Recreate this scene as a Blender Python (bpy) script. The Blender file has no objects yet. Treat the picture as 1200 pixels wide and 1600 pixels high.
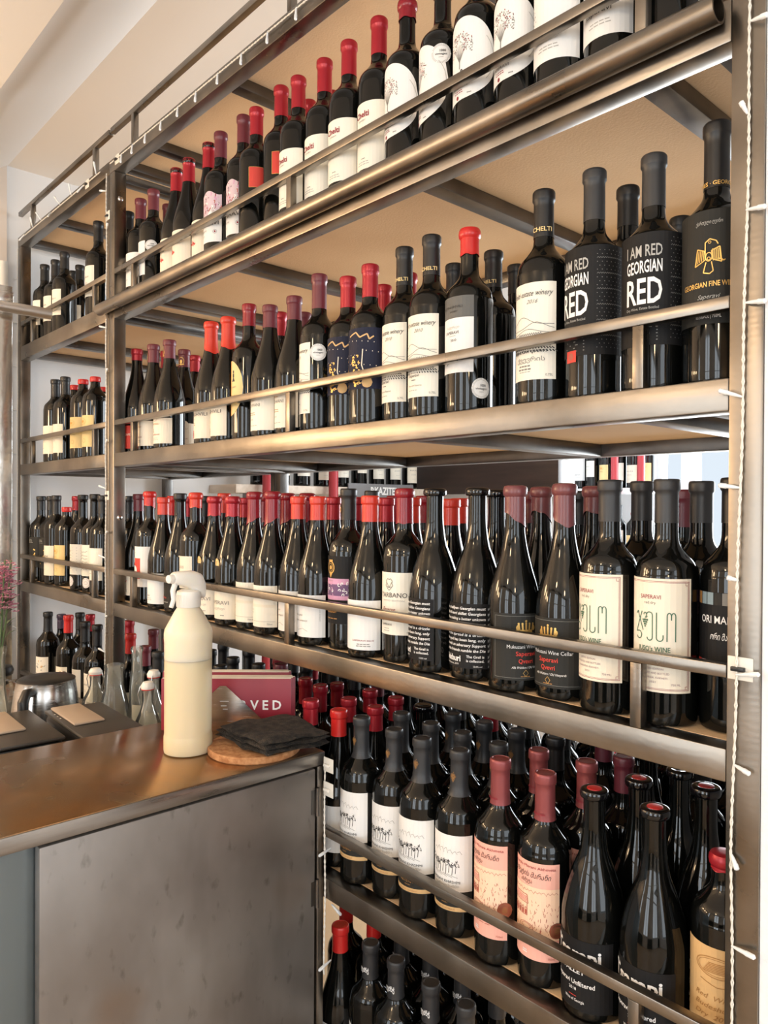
import bpy, bmesh, math, random
from mathutils import Matrix, Vector
R = math.radians
random.seed(7)
S = bpy.context.scene
COL = S.collection

# ------------------------------------------------------------------ camera
F = 1170.0                      # focal length in pixels of the 1200x1600 frame
D, H = 0.86, 1.42               # distance of the lens from the rack front, height
YAW, PITCH, ROLL = R(47.65), R(0.36), R(0.29)
_f = Vector((-math.sin(YAW) * math.cos(PITCH), math.cos(YAW) * math.cos(PITCH), -math.sin(PITCH)))
_r = Vector((math.cos(YAW), math.sin(YAW), 0))
_d = _f.cross(_r)
_r2 = _r * math.cos(ROLL) - _d * math.sin(ROLL)
_d2 = _r * math.sin(ROLL) + _d * math.cos(ROLL)
CP = Vector((0, -D, H))
cam = bpy.data.cameras.new('camera')
cam.sensor_fit = 'VERTICAL'
cam.sensor_height = 36.0
cam.lens = 36.0 * F / 1600.0
cam.clip_start = 0.02
camo = bpy.data.objects.new('camera', cam)
COL.objects.link(camo)
_m = Matrix((_r2, -_d2, -_f)).transposed().to_4x4()
_m.translation = CP
camo.matrix_world = _m
S.camera = camo


def ray(u, v):
    return _r2 * ((u - 600) / F) + _d2 * ((v - 800) / F) + _f


def aty(u, v, y):
    q = ray(u, v)
    return CP + q * ((y + D) / q.y)


def atz(u, v, z):
    q = ray(u, v)
    return CP + q * ((z - H) / q.z)


def atx(u, v, x):
    q = ray(u, v)
    return CP + q * (x / q.x)


# ------------------------------------------------------------------ world, lights, exposure
S.view_settings.view_transform = 'Standard'
S.view_settings.look = 'None'
S.view_settings.gamma = 1.0
S.view_settings.use_curve_mapping = False
S.view_settings.exposure = 0.28
W = bpy.data.worlds.new('world')
S.world = W
W.use_nodes = True
W.node_tree.nodes['Background'].inputs[0].default_value = (0.80, 0.90, 1.0, 1)
W.node_tree.nodes['Background'].inputs[1].default_value = 0.8


def area(name, loc, target, sx, sy, power, col):
    L = bpy.data.lights.new(name, 'AREA')
    L.shape = 'RECTANGLE'
    L.size, L.size_y = sx, sy
    L.energy = power
    L.color = col
    o = bpy.data.objects.new(name, L)
    COL.objects.link(o)
    o.location = loc
    o.rotation_euler = (Vector(target) - Vector(loc)).to_track_quat('-Z', 'Y').to_euler()
    return o


def bulb(name, loc, power, col, rad=0.07):
    L = bpy.data.lights.new(name, 'POINT')
    L.energy = power
    L.color = col
    L.shadow_soft_size = rad
    o = bpy.data.objects.new(name, L)
    COL.objects.link(o)
    o.location = loc
    return o


COOL = (0.88, 0.95, 1.0)
WARM = (1.0, 0.70, 0.40)
# daylight through the shop windows: three tall front windows, one side window, the back room window
for x, w, p in ((-2.45, .42, 12), (-0.55, .9, 26), (1.6, 1.3, 34)):
    area('front_window_daylight', (x, -3.45, 1.45), (x, 0, 1.35), w, 1.9, p, COOL)
area('side_window_daylight', (3.05, -1.4, 1.5), (0, -1.4, 1.4), 1.7, 1.9, 30, COOL)
area('back_window_daylight', (-0.98, 3.62, 1.6), (-0.98, 0, 1.3), 2.6, 1.7, 175, COOL)
area('back_room_fill_light', (-1.3, 1.35, 2.62), (-1.9, 1.7, 0), 0.9, 0.9, 28, COOL)  # unseen overhead fill, added to brighten the back room walls
# warm hanging lamps of the shop
for p in ((-2.62, -1.15, 1.80), (-2.62, -1.75, 1.80), (-2.62, -2.35, 1.80)):
    bulb('wall_lamp_light', p, 17, WARM, 0.13)
for p in ((-0.7, -1.9, 2.15), (0.9, -1.9, 2.15)):
    bulb('hanging_lamp_light', p, 14, WARM, 0.08)


# ------------------------------------------------------------------ materials
MATS = {}


def mat(name, col, rough=0.5, metal=0.0, col2=None, scale=20.0, bump=0.0, bscale=60.0, stretch=(1, 1, 1),
        trans=0.0, sss=0.0, spec=0.5, rough2=None, emit=0.0, coat=0.0, lo=0.35, hi=0.65, detail=4.0, ior=1.5):
    m = bpy.data.materials.new(name)
    m.use_nodes = True
    nt = m.node_tree
    b = nt.nodes['Principled BSDF']
    b.inputs['Base Color'].default_value = (*col, 1)
    b.inputs['Roughness'].default_value = rough
    b.inputs['Metallic'].default_value = metal
    b.inputs['IOR'].default_value = ior
    b.inputs['Specular IOR Level'].default_value = spec
    if trans:
        b.inputs['Transmission Weight'].default_value = trans
    if sss:
        b.inputs['Subsurface Weight'].default_value = sss
        b.inputs['Subsurface Radius'].default_value = (0.03, 0.025, 0.015)
        b.inputs['Subsurface Scale'].default_value = 1.0
    if coat:
        b.inputs['Coat Weight'].default_value = coat
        b.inputs['Coat Roughness'].default_value = 0.05
    if emit:
        b.inputs['Emission Color'].default_value = (*col, 1)
        b.inputs['Emission Strength'].default_value = emit
    if col2 or bump or rough2 is not None:
        tc = nt.nodes.new('ShaderNodeTexCoord')
        mp = nt.nodes.new('ShaderNodeMapping')
        mp.inputs['Scale'].default_value = stretch
        nt.links.new(tc.outputs['Object'], mp.inputs['Vector'])
        n = nt.nodes.new('ShaderNodeTexNoise')
        n.inputs['Scale'].default_value = scale
        n.inputs['Detail'].default_value = detail
        nt.links.new(mp.outputs['Vector'], n.inputs['Vector'])
        if col2:
            r = nt.nodes.new('ShaderNodeValToRGB')
            r.color_ramp.elements[0].position = lo
            r.color_ramp.elements[1].position = hi
            r.color_ramp.elements[0].color = (*col, 1)
            r.color_ramp.elements[1].color = (*col2, 1)
            nt.links.new(n.outputs['Fac'], r.inputs['Fac'])
            nt.links.new(r.outputs['Color'], b.inputs['Base Color'])
        if rough2 is not None:
            mr = nt.nodes.new('ShaderNodeMapRange')
            mr.inputs['From Min'].default_value = 0.3
            mr.inputs['From Max'].default_value = 0.7
            mr.inputs['To Min'].default_value = rough
            mr.inputs['To Max'].default_value = rough2
            nt.links.new(n.outputs['Fac'], mr.inputs['Value'])
            nt.links.new(mr.outputs['Result'], b.inputs['Roughness'])
        if bump:
            n2 = nt.nodes.new('ShaderNodeTexNoise')
            n2.inputs['Scale'].default_value = bscale
            n2.inputs['Detail'].default_value = 6
            nt.links.new(mp.outputs['Vector'], n2.inputs['Vector'])
            bp = nt.nodes.new('ShaderNodeBump')
            bp.inputs['Strength'].default_value = bump
            bp.inputs['Distance'].default_value = 0.004
            nt.links.new(n2.outputs['Fac'], bp.inputs['Height'])
            nt.links.new(bp.outputs['Normal'], b.inputs['Normal'])
    MATS[name] = m
    return m


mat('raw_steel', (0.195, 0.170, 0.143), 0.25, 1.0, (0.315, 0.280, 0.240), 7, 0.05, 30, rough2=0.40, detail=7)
m = MATS['raw_steel']
nt = m.node_tree
tcn = nt.nodes.new('ShaderNodeTexCoord')
wv = nt.nodes.new('ShaderNodeTexWave')
wv.wave_type = 'RINGS'
wv.inputs['Scale'].default_value = 38
wv.inputs['Distortion'].default_value = 9
wv.inputs['Detail'].default_value = 3
wv.inputs['Detail Scale'].default_value = 0.6
nt.links.new(tcn.outputs['Object'], wv.inputs['Vector'])
bq = nt.nodes.new('ShaderNodeBump')
bq.inputs['Strength'].default_value = 0.018
bq.inputs['Distance'].default_value = 0.002
nt.links.new(wv.outputs['Fac'], bq.inputs['Height'])
pb0 = nt.nodes['Principled BSDF']
nt.links.new(pb0.inputs['Normal'].links[0].from_socket, bq.inputs['Normal'])
nt.links.new(bq.outputs['Normal'], pb0.inputs['Normal'])
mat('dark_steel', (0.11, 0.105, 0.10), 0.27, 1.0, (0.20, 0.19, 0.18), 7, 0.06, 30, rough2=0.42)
mat('mdf', (0.67, 0.45, 0.25), 0.85, 0, (0.76, 0.54, 0.32), 3.0, 0.15, 220)
mat('glass_dark', (0.003, 0.0033, 0.003), 0.035, 0, spec=0.45)
mat('glass_lip', (0.004, 0.004, 0.005), 0.06, 0, spec=0.6)
for n, c, ro, me in (('cap_black', (0.008, 0.008, 0.009), .40, 0), ('cap_charcoal', (0.026, 0.027, 0.030), .42, 0),
                     ('cap_red', (0.37, 0.016, 0.028), .30, .25), ('cap_bright', (0.55, 0.022, 0.020), .28, 0),
                     ('cap_orange', (0.60, 0.040, 0.022), .30, 0), ('cap_crimson', (0.24, 0.010, 0.020), .25, 0),
                     ('cap_maroon', (0.135, 0.022, 0.033), .35, 0), ('cap_rosy', (0.27, 0.065, 0.068), .36, .35),
                     ('cap_plum', (0.17, 0.05, 0.055), .30, 0), ('cap_purple', (0.05, 0.03, 0.06), .4, 0)):
    mat(n, c, ro, me)
for n, c in (('paper_white', (0.80, 0.80, 0.79)), ('paper_cream', (0.80, 0.74, 0.62)), ('paper_ivory', (0.82, 0.79, 0.70)),
             ('paper_black', (0.009, 0.009, 0.010)), ('paper_slate', (0.022, 0.022, 0.020)), ('paper_tan', (0.66, 0.43, 0.20)),
             ('paper_yellow', (0.78, 0.60, 0.29)), ('paper_pink', (0.85, 0.44, 0.36)), ('paper_peach', (0.88, 0.62, 0.45)),
             ('paper_grey', (0.13, 0.13, 0.125)), ('paper_navy', (0.010, 0.013, 0.035)), ('paper_lilac', (0.62, 0.33, 0.50)),
             ('paper_violet', (0.16, 0.09, 0.19)), ('paper_orange', (0.75, 0.36, 0.10)), ('paper_art', (0.62, 0.50, 0.56))):
    mat(n, c, 0.6, spec=0.25)
for n, c, ro, me in (('ink_black', (0.02, 0.02, 0.02), .6, 0), ('ink_grey', (0.20, 0.20, 0.19), .6, 0),
                     ('ink_pale', (0.42, 0.42, 0.40), .6, 0), ('ink_maroon', (0.26, 0.015, 0.03), .6, 0),
                     ('ink_red', (0.62, 0.05, 0.035), .6, 0), ('ink_white', (0.85, 0.85, 0.85), .6, 0),
                     ('ink_gold', (0.70, 0.45, 0.14), .35, .6), ('ink_green', (0.045, 0.14, 0.085), .6, 0),
                     ('ink_tan', (0.40, 0.20, 0.06), .6, 0), ('ink_rust', (0.42, 0.10, 0.07), .6, 0),
                     ('ink_sky', (0.22, 0.30, 0.34), .6, 0), ('ink_mauve', (0.30, 0.20, 0.24), .6, 0)):
    mat(n, c, ro, me)
mat('bronze', (0.42, 0.17, 0.10), .35, .7)
mat('stainless_bolt', (0.70, 0.69, 0.67), 0.18, 1.0)
mat('wall_paint', (0.80, 0.80, 0.80), 0.85, bump=0.06, bscale=90)
mat('wall_pink', (0.70, 0.62, 0.55), 0.85, bump=0.06, bscale=90)
mat('wall_rough', (0.78, 0.80, 0.83), 0.9, bump=0.5, bscale=70)
mat('ceiling_paint', (0.80, 0.77, 0.73), 0.9)
mat('floor_wood', (0.44, 0.32, 0.21), 0.5, 0, (0.54, 0.41, 0.28), 4, stretch=(1, 8, 1))
mat('white_plastic', (0.78, 0.77, 0.74), 0.4)
mat('cable_white', (0.74, 0.72, 0.66), 0.45)
mat('black_plastic', (0.012, 0.012, 0.013), 0.35)
mat('window_frame', (0.80, 0.82, 0.84), 0.4)

# ------------------------------------------------------------------ mesh helpers


def bx(bm, a, b, bev=0.0):
    """axis-aligned box from corner a to corner b, edges bevelled"""
    x0, y0, z0 = (min(a[i], b[i]) for i in range(3))
    x1, y1, z1 = (max(a[i], b[i]) for i in range(3))
    vs = [bm.verts.new(p) for p in ((x0, y0, z0), (x1, y0, z0), (x1, y1, z0), (x0, y1, z0),
                                    (x0, y0, z1), (x1, y0, z1), (x1, y1, z1), (x0, y1, z1))]
    fs = [bm.faces.new([vs[i] for i in q]) for q in
          ((0, 3, 2, 1), (4, 5, 6, 7), (0, 1, 5, 4), (1, 2, 6, 5), (2, 3, 7, 6), (3, 0, 4, 7))]
    if bev:
        es = set()
        for f in fs:
            es.update(f.edges)
        bmesh.ops.bevel(bm, geom=list(es), offset=bev, segments=2, affect='EDGES', profile=0.5)
    return bm


def lathe(bm, prof, seg=40, cx=0, cy=0, cz=0, cap_bottom=True, cap_top=True):
    rings = []
    for r, z in prof:
        rings.append([bm.verts.new((cx + r * math.sin(2 * math.pi * k / seg), cy - r * math.cos(2 * math.pi * k / seg), cz + z))
                      for k in range(seg)])
    for a, b in zip(rings, rings[1:]):
        for k in range(seg):
            bm.faces.new((a[k], a[(k + 1) % seg], b[(k + 1) % seg], b[k]))
    if cap_bottom:
        bm.faces.new(list(reversed(rings[0])))
    if cap_top:
        bm.faces.new(rings[-1])
    return bm


def tube(bm, pts, r, seg=8, caps=True):
    pts = [Vector(p) for p in pts]
    rings = []
    for i, p in enumerate(pts):
        t = (pts[min(i + 1, len(pts) - 1)] - pts[max(i - 1, 0)]).normalized()
        up = Vector((0, 0, 1)) if abs(t.z) < 0.9 else Vector((1, 0, 0))
        a = t.cross(up).normalized()
        b = a.cross(t)
        rr = r[i] if isinstance(r, (list, tuple)) else r
        rings.append([bm.verts.new(p + (a * math.cos(2 * math.pi * k / seg) + b * math.sin(2 * math.pi * k / seg)) * rr)
                      for k in range(seg)])
    for a, b in zip(rings, rings[1:]):
        for k in range(seg):
            bm.faces.new((a[k], b[k], b[(k + 1) % seg], a[(k + 1) % seg]))
    if caps:
        bm.faces.new(rings[0])
        bm.faces.new(list(reversed(rings[-1])))
    return bm


def mesh_of(name, bm, m, smooth=40):
    me = bpy.data.meshes.new(name)
    bmesh.ops.recalc_face_normals(bm, faces=bm.faces)
    bm.to_mesh(me)
    bm.free()
    me.materials.append(MATS[m] if isinstance(m, str) else m)
    if smooth:
        me.polygons.foreach_set('use_smooth', [True] * len(me.polygons))
        me.set_sharp_from_angle(angle=R(smooth))
    return me


def link(name, me, parent=None, loc=None):
    o = bpy.data.objects.new(name, me)
    COL.objects.link(o)
    if parent:
        o.parent = parent
    if loc:
        o.location = loc
    return o


def obj(name, bm, m, parent=None, smooth=40):
    return link(name, mesh_of(name, bm, m, smooth), parent)


def tag(o, label, cat, group=None):
    o['label'] = label
    o['category'] = cat
    if group:
        o['group'] = group
    return o


def thing(name, label, cat, loc=(0, 0, 0), rz=0.0, group=None):
    o = bpy.data.objects.new(name, None)
    o.empty_display_size = 0.03
    COL.objects.link(o)
    o.location = loc
    o.rotation_euler = (0, 0, rz)
    return tag(o, label, cat, group)


def struct(name, bm, m, smooth=0):
    o = obj(name, bm, m, None, smooth)
    o['kind'] = 'structure'
    return o


def box(a, b, bev=0.0):
    return bx(bmesh.new(), a, b, bev)


# flat lettering, kept as triangles
_TXT = {}


def text_tris(body, shear=0.0, bold=0.0):
    key = (body, shear, bold)
    if key not in _TXT:
        c = bpy.data.curves.new('lettering', 'FONT')
        c.body = body
        c.size = 1.0
        c.shear = shear
        c.offset = bold
        c.align_x = 'CENTER'
        c.resolution_u = 2
        o = bpy.data.objects.new('lettering', c)
        COL.objects.link(o)
        dg = bpy.context.evaluated_depsgraph_get()
        dg.update()
        me = bpy.data.meshes.new_from_object(o.evaluated_get(dg))
        me.calc_loop_triangles()
        co = [v.co.xy.copy() for v in me.vertices]
        tri = [tuple(co[i] for i in t.vertices) for t in me.loop_triangles]
        xs = [p.x for t in tri for p in t] or [0, 1]
        _TXT[key] = (tri, min(xs), max(xs))
        bpy.data.meshes.remove(me)
        bpy.data.objects.remove(o)
        bpy.data.curves.remove(c)
    return _TXT[key]


class Lab:
    """a printed paper or foil: shapes in (s, t) metres, wrapped on a cylinder of radius r (r=None: flat, facing -y)"""

    def __init__(self, r, phi=0.0):
        self.r, self.phi = r, R(phi)
        self.P, self.M, self.mats = [], [], []

    def poly(self, pts, m, layer=1):
        if m not in self.mats:
            self.mats.append(m)
        self.P.append([(p[0], p[1], layer) for p in pts])
        self.M.append(self.mats.index(m))

    def area(self, s0, s1, fb, ft, m, layer=0, n=14):
        g = lambda f, s: f(s) if callable(f) else f
        for k in range(n):
            a, b = s0 + (s1 - s0) * k / n, s0 + (s1 - s0) * (k + 1) / n
            q = [(a, g(fb, a)), (b, g(fb, b)), (b, g(ft, b)), (a, g(ft, a))]
            self.poly(q, m, layer)
        return self

    def ell(self, s, t, a, b, m, layer=1, n=16):
        f = lambda x: b * math.sqrt(max(0, 1 - ((x - s) / a) ** 2))
        return self.area(s - a, s + a, lambda x: t - f(x), lambda x: t + f(x), m, layer, n)

    def stroke(self, pts, w, m, layer=2):
        for (a, b), (c, d) in zip(pts, pts[1:]):
            L = math.hypot(c - a, d - b)
            if L < 1e-7:
                continue
            nx, ny = -(d - b) / L * w / 2, (c - a) / L * w / 2
            k = max(1, int(abs(c - a) / 0.006) + 1)
            for i in range(k):
                p, q = i / k, (i + 1) / k
                x0, y0, x1, y1 = a + (c - a) * p, b + (d - b) * p, a + (c - a) * q, b + (d - b) * q
                self.poly([(x0 - nx, y0 - ny), (x1 - nx, y1 - ny), (x1 + nx, y1 + ny), (x0 + nx, y0 + ny)], m, layer)
        return self

    def ring(self, s, t, a, b, w, m, layer=2, n=28):
        return self.stroke([(s + a * math.cos(2 * math.pi * k / n), t + b * math.sin(2 * math.pi * k / n))
                            for k in range(n + 1)], w, m, layer)

    def frame(self, s0, s1, t0, t1, w, m, layer=2):
        return self.stroke([(s0, t0), (s1, t0), (s1, t1), (s0, t1), (s0, t0)], w, m, layer)

    def text(self, body, s, t, h, m, shear=0.0, bold=0.0, width=None, align='C', layer=3, rot=0.0, xs=1.0):
        tri, x0, x1 = text_tris(body, shear, bold)
        k = h / 0.70
        kx = k * xs
        if width:
            kx = width / max(1e-6, x1 - x0)
        mid = (x0 + x1) / 2
        off = {'C': mid, 'L': x0, 'R': x1}[align]
        ca, sa = math.cos(rot), math.sin(rot)
        for T in tri:
            pts = []
            for p in T:
                a, b = (p.x - off) * kx, p.y * k
                pts.append((s + a * ca - b * sa, t + a * sa + b * ca))
            self.poly(pts, m, layer)
        return self

    def build(self, name):
        vs, fs = [], []
        for P in self.P:
            n = len(vs)
            for s, t, l in P:
                e = 0.00035 + 0.00022 * l
                if self.r is None:
                    vs.append((s, -e, t))
                else:
                    th = s / self.r + self.phi
                    vs.append(((self.r + e) * math.sin(th), -(self.r + e) * math.cos(th), t))
            fs.append(tuple(range(n, n + len(P))))
        me = bpy.data.meshes.new(name)
        me.from_pydata(vs, [], fs)
        for m in self.mats:
            me.materials.append(MATS[m])
        me.polygons.foreach_set('material_index', self.M)
        me.update()
        return me


# ------------------------------------------------------------------ the room
WX = -2.97                                   # wall at the far end of the racks
CZ = 2.665
struct('floor', box((-3.2, -3.5, -0.1), (3.2, 3.7, 0)), 'floor_wood')
struct('wall_left', box((WX - .15, -0.035, 0), (WX, 3.7, CZ)), 'wall_paint')
struct('wall_left_pilaster', box((WX - .15, -3.5, 0), (WX + .012, -0.035, 2.9)), 'wall_pink')
# flat ceiling over the racks, sloping ceiling over the bar
struct('ceiling', box((WX - .15, -0.03, CZ), (3.2, 3.7, CZ + .1)), 'ceiling_paint')
bm = bmesh.new()
v = [bm.verts.new(p) for p in ((WX - .15, -0.03, CZ), (3.2, -0.03, CZ), (3.2, -.30, CZ - .19), (WX - .15, -.30, CZ - .19),
                               (WX - .15, -0.03, CZ + .1), (3.2, -0.03, CZ + .1), (3.2, -.30, CZ - .09), (WX - .15, -.30, CZ - .09))]
for q in ((0, 1, 2, 3), (7, 6, 5, 4), (0, 4, 5, 1), (1, 5, 6, 2), (2, 6, 7, 3), (3, 7, 4, 0)):
    bm.faces.new([v[i] for i in q])
struct('ceiling_slope', bm, 'ceiling_paint')
struct('ceiling_front', box((WX - .15, -3.5, CZ - .19), (3.2, -.30, CZ - .09)), 'ceiling_paint')
# wall behind the photographer with three windows
bm = bmesh.new()
xs = [WX - .15, -2.68, -2.22, -1.02, -0.08, 0.92, 2.28, 3.2]
for i in range(0, 8, 2):
    bx(bm, (xs[i], -3.4, 0), (xs[i + 1], -3.3, 3.1))
bx(bm, (WX - .15, -3.4, 0), (3.2, -3.3, 0.5))
bx(bm, (WX - .15, -3.4, 2.4), (3.2, -3.3, 3.1))
struct('wall_front', bm, 'wall_paint')
for i in (1, 3, 5):
    bm = bmesh.new()
    a, b = xs[i], xs[i + 1]
    for s in (a + .03, (a + b) / 2, b - .03)[::2 if b - a < .6 else 1]:
        bx(bm, (s - .03, -3.38, .5), (s + .03, -3.32, 2.4))
    for z in (.53, 1.75, 2.37):
        bx(bm, (a, -3.375, z - .03), (b, -3.325, z + .03))
    struct('window_%d' % (i // 2 + 1), bm, 'window_frame')
bm = bmesh.new()
bx(bm, (2.9, -3.5, 0), (3.0, -2.3, 3.1))
bx(bm, (2.9, -0.5, 0), (3.0, 3.7, 3.1))
bx(bm, (2.9, -2.3, 0), (3.0, -0.5, .5))
bx(bm, (2.9, -2.3, 2.45), (3.0, -0.5, 3.1))
struct('wall_right', bm, 'wall_paint')
# back room wall with its window
bm = bmesh.new()
bx(bm, (WX, 3.4, 0), (-2.27, 3.5, CZ))
bx(bm, (0.3, 3.4, 0), (3.0, 3.5, CZ))
bx(bm, (-2.27, 3.4, 0), (0.3, 3.5, 0.75))
bx(bm, (-2.27, 3.4, 2.45), (0.3, 3.5, CZ))
struct('wall_back', bm, 'wall_paint')
bm = bmesh.new()
for s in (-2.225, -2.02, -0.95, 0.26):
    bx(bm, (s - .045, 3.36, .75), (s + .045, 3.44, 2.45), .006)
for z in (.79, 2.41):
    bx(bm, (-2.27, 3.37, z - .04), (.3, 3.43, z + .04), .006)
struct('window_4', bm, 'window_frame')
# short partition that carries the dark board in the back room
struct('wall_partition', box((WX, 2.06, 0), (-1.99, 2.16, CZ)), 'wall_paint')
# rough white pier the rack ends against
struct('wall_pier', box((-0.3275, 0.003, 0), (0.35, 0.62, CZ)), 'wall_rough')
# pale conduit running up the corner beside the racks
bm = bmesh.new()
lathe(bm, [(.018, 0), (.018, 2.3)], 20, WX + .034, -0.055, 0)
o = obj('conduit_pipe', bm, 'cable_white')
tag(o, 'pale vertical pipe in the corner left of the racks', 'pipe')

# ------------------------------------------------------------------ the racks
SH = [1.998, 1.569, 1.147, 0.728, 0.322]
RAIL = [2.082, 1.655, 1.2355, 0.812, 0.41]
TOP = 2.403
B = .038
DEPTH = .60


def rack(label, px, x0, x1, ups, braces, pipe, low_x0=None):
    t = thing('shelving_rack', label, 'rack', (px[0][0], 0, 0), 0, 'welded steel wine racks')
    ox = px[0][0]

    def part(name, bm, m, parent=None):
        bmesh.ops.translate(bm, vec=(-ox, 0, 0), verts=bm.verts)
        return obj(name, bm, m, parent or t)
    for a, b in px:
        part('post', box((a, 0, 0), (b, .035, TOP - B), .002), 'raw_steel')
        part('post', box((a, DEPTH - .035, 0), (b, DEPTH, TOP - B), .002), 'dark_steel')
    for k, z in enumerate([TOP] + SH):
        fx0 = x0
        ea, eb = (px[0][0], px[1][1]) if k == 0 else (fx0, x1)
        bh = .049 if k == 1 else B
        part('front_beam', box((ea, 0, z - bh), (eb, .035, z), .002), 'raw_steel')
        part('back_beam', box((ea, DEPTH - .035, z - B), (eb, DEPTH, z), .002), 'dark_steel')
        part('shelf_board', box((fx0, .036, z - .012), (x1, DEPTH - .036, z)), 'mdf')
        for bxx in braces:
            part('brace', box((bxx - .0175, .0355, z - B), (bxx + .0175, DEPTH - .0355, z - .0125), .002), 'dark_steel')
        zr = (TOP + .085) if k == 0 else RAIL[k - 1]
        ra, rb = (px[0][0] + .004, px[1][1] - .004) if k == 0 else (x0, x1)
        rl = part('guard_rail', box((ra, 0, zr - .0075), (rb, .015, zr + .0075), .0015), 'raw_steel')
        for u in ups:
            part('upright', box((u - .0075, 0, z), (u + .0075, .015, zr - .0075), .001), 'raw_steel', rl)
    if pipe:
        for zb_ in (2.290, 1.387):
            bm = bmesh.new()
            lathe(bm, [(.0075, 0), (.0075, .002), (.006, .0035), (.002, .004)], 20)
            bmesh.ops.rotate(bm, verts=bm.verts, matrix=Matrix.Rotation(R(90), 3, 'Y'))
            bmesh.ops.translate(bm, verts=bm.verts, vec=(px[0][1], .0175, zb_))
            part('bolt', bm, 'stainless_bolt')
        bm = bmesh.new()
        n = 28
        a, b = pipe
        prof = [(.0165, a), (.0165, b), (.0138, b), (.0138, b - .04)]
        rings = []
        for r, x in prof:
            rings.append([bm.verts.new((x, -.0172 + r * math.cos(2 * math.pi * q / n), 1.981 + r * math.sin(2 * math.pi * q / n)))
                          for q in range(n)])
        for p, q in zip(rings, rings[1:]):
            for i in range(n):
                bm.faces.new((p[i], p[(i + 1) % n], q[(i + 1) % n], q[i]))
        bm.faces.new(rings[0])
        bm.faces.new(rings[-1])
        part('front_pipe', bm, 'raw_steel')
    return t


rack('long raw steel wine rack with a round pipe along its top shelf',
     ((-2.113, -2.078), (-.365, -.328)), -2.078, -.365, (-1.96, -1.23, -.477), (-2.058, -1.89, -1.49, -.89, -.484, -.384), (-2.14, -.372))
rack('narrow steel wine rack at the far left beside the white wall',
     ((-2.948, -2.913), (-2.135, -2.115)), -2.913, -2.135, (-2.80, -2.231), (-2.894, -2.62, -2.154), None)

# ------------------------------------------------------------------ wine bottles: meshes of one of each kind
RB, RG, RF = .0390, .0404, .0435


def smooth_prof(pts, n=7):
    """Catmull-Rom through the control points"""
    out = []
    P = [pts[0]] + list(pts) + [pts[-1]]
    for i in range(1, len(P) - 2):
        for k in range(n):
            t = k / n
            q = []
            for c in (0, 1):
                a, b, d, e = P[i - 1][c], P[i][c], P[i + 1][c], P[i + 2][c]
                q.append(.5 * (2 * b + (d - a) * t + (2 * a - 5 * b + 4 * d - e) * t * t + (3 * b - a - 3 * d + e) * t ** 3))
            out.append(tuple(q))
    out.append(pts[-1])
    return out


def profile(shape, h):
    if shape == 'bord':
        r = RB
        base = [(r - .006, 0), (r - .0015, .0015), (r, .006)]
        sh = smooth_prof([(r, .006), (r, .10), (r, .178), (r - .0008, .192), (.0348, .206), (.0250, .218), (.0172, .229), (.0148, .240), (.0144, .255)], 5)
        k = h - .312
        top = [(.0142, h - .028), (.0142, h - .014), (.0156, h - .0125), (.0156, h - .002), (.0145, h)]
        return base + sh[1:] + top, r
    if shape == 'burg':
        r = RG
        base = [(r - .006, 0), (r - .0015, .0015), (r, .006)]
        sh = smooth_prof([(r, .006), (r, .07), (r, .112), (.0398, .135), (.0350, .160), (.0275, .186), (.0210, .210), (.0165, .234), (.0150, .252)], 5)
        top = [(.0147, h - .025), (.0146, h - .013), (.0162, h - .0115), (.0162, h - .002), (.015, h)]
        return base + sh[1:] + top, r
    if shape == 'flare':
        r = RF
        base = [(r - .006, 0), (r - .0015, .0015), (r, .006)]
        sh = smooth_prof([(r, .006), (r, .07), (r, .118), (.0425, .138), (.0372, .164), (.0285, .192), (.0205, .213), (.0160, .240), (.0148, .262), (.0148, h - .014)], 5)
        return base + sh[1:] + [(.0146, h - .012)], r


def rad_at(prof, z):
    for (r0, z0), (r1, z1) in zip(prof, prof[1:]):
        if z0 <= z <= z1 and z1 > z0:
            return r0 + (r1 - r0) * (z - z0) / (z1 - z0)
    return prof[-1][0]


def body_mesh(shape, h):
    prof, r = profile(shape, h)
    return mesh_of('glass_body', lathe(bmesh.new(), prof, 44), 'glass_dark', 50), prof, r


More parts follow.
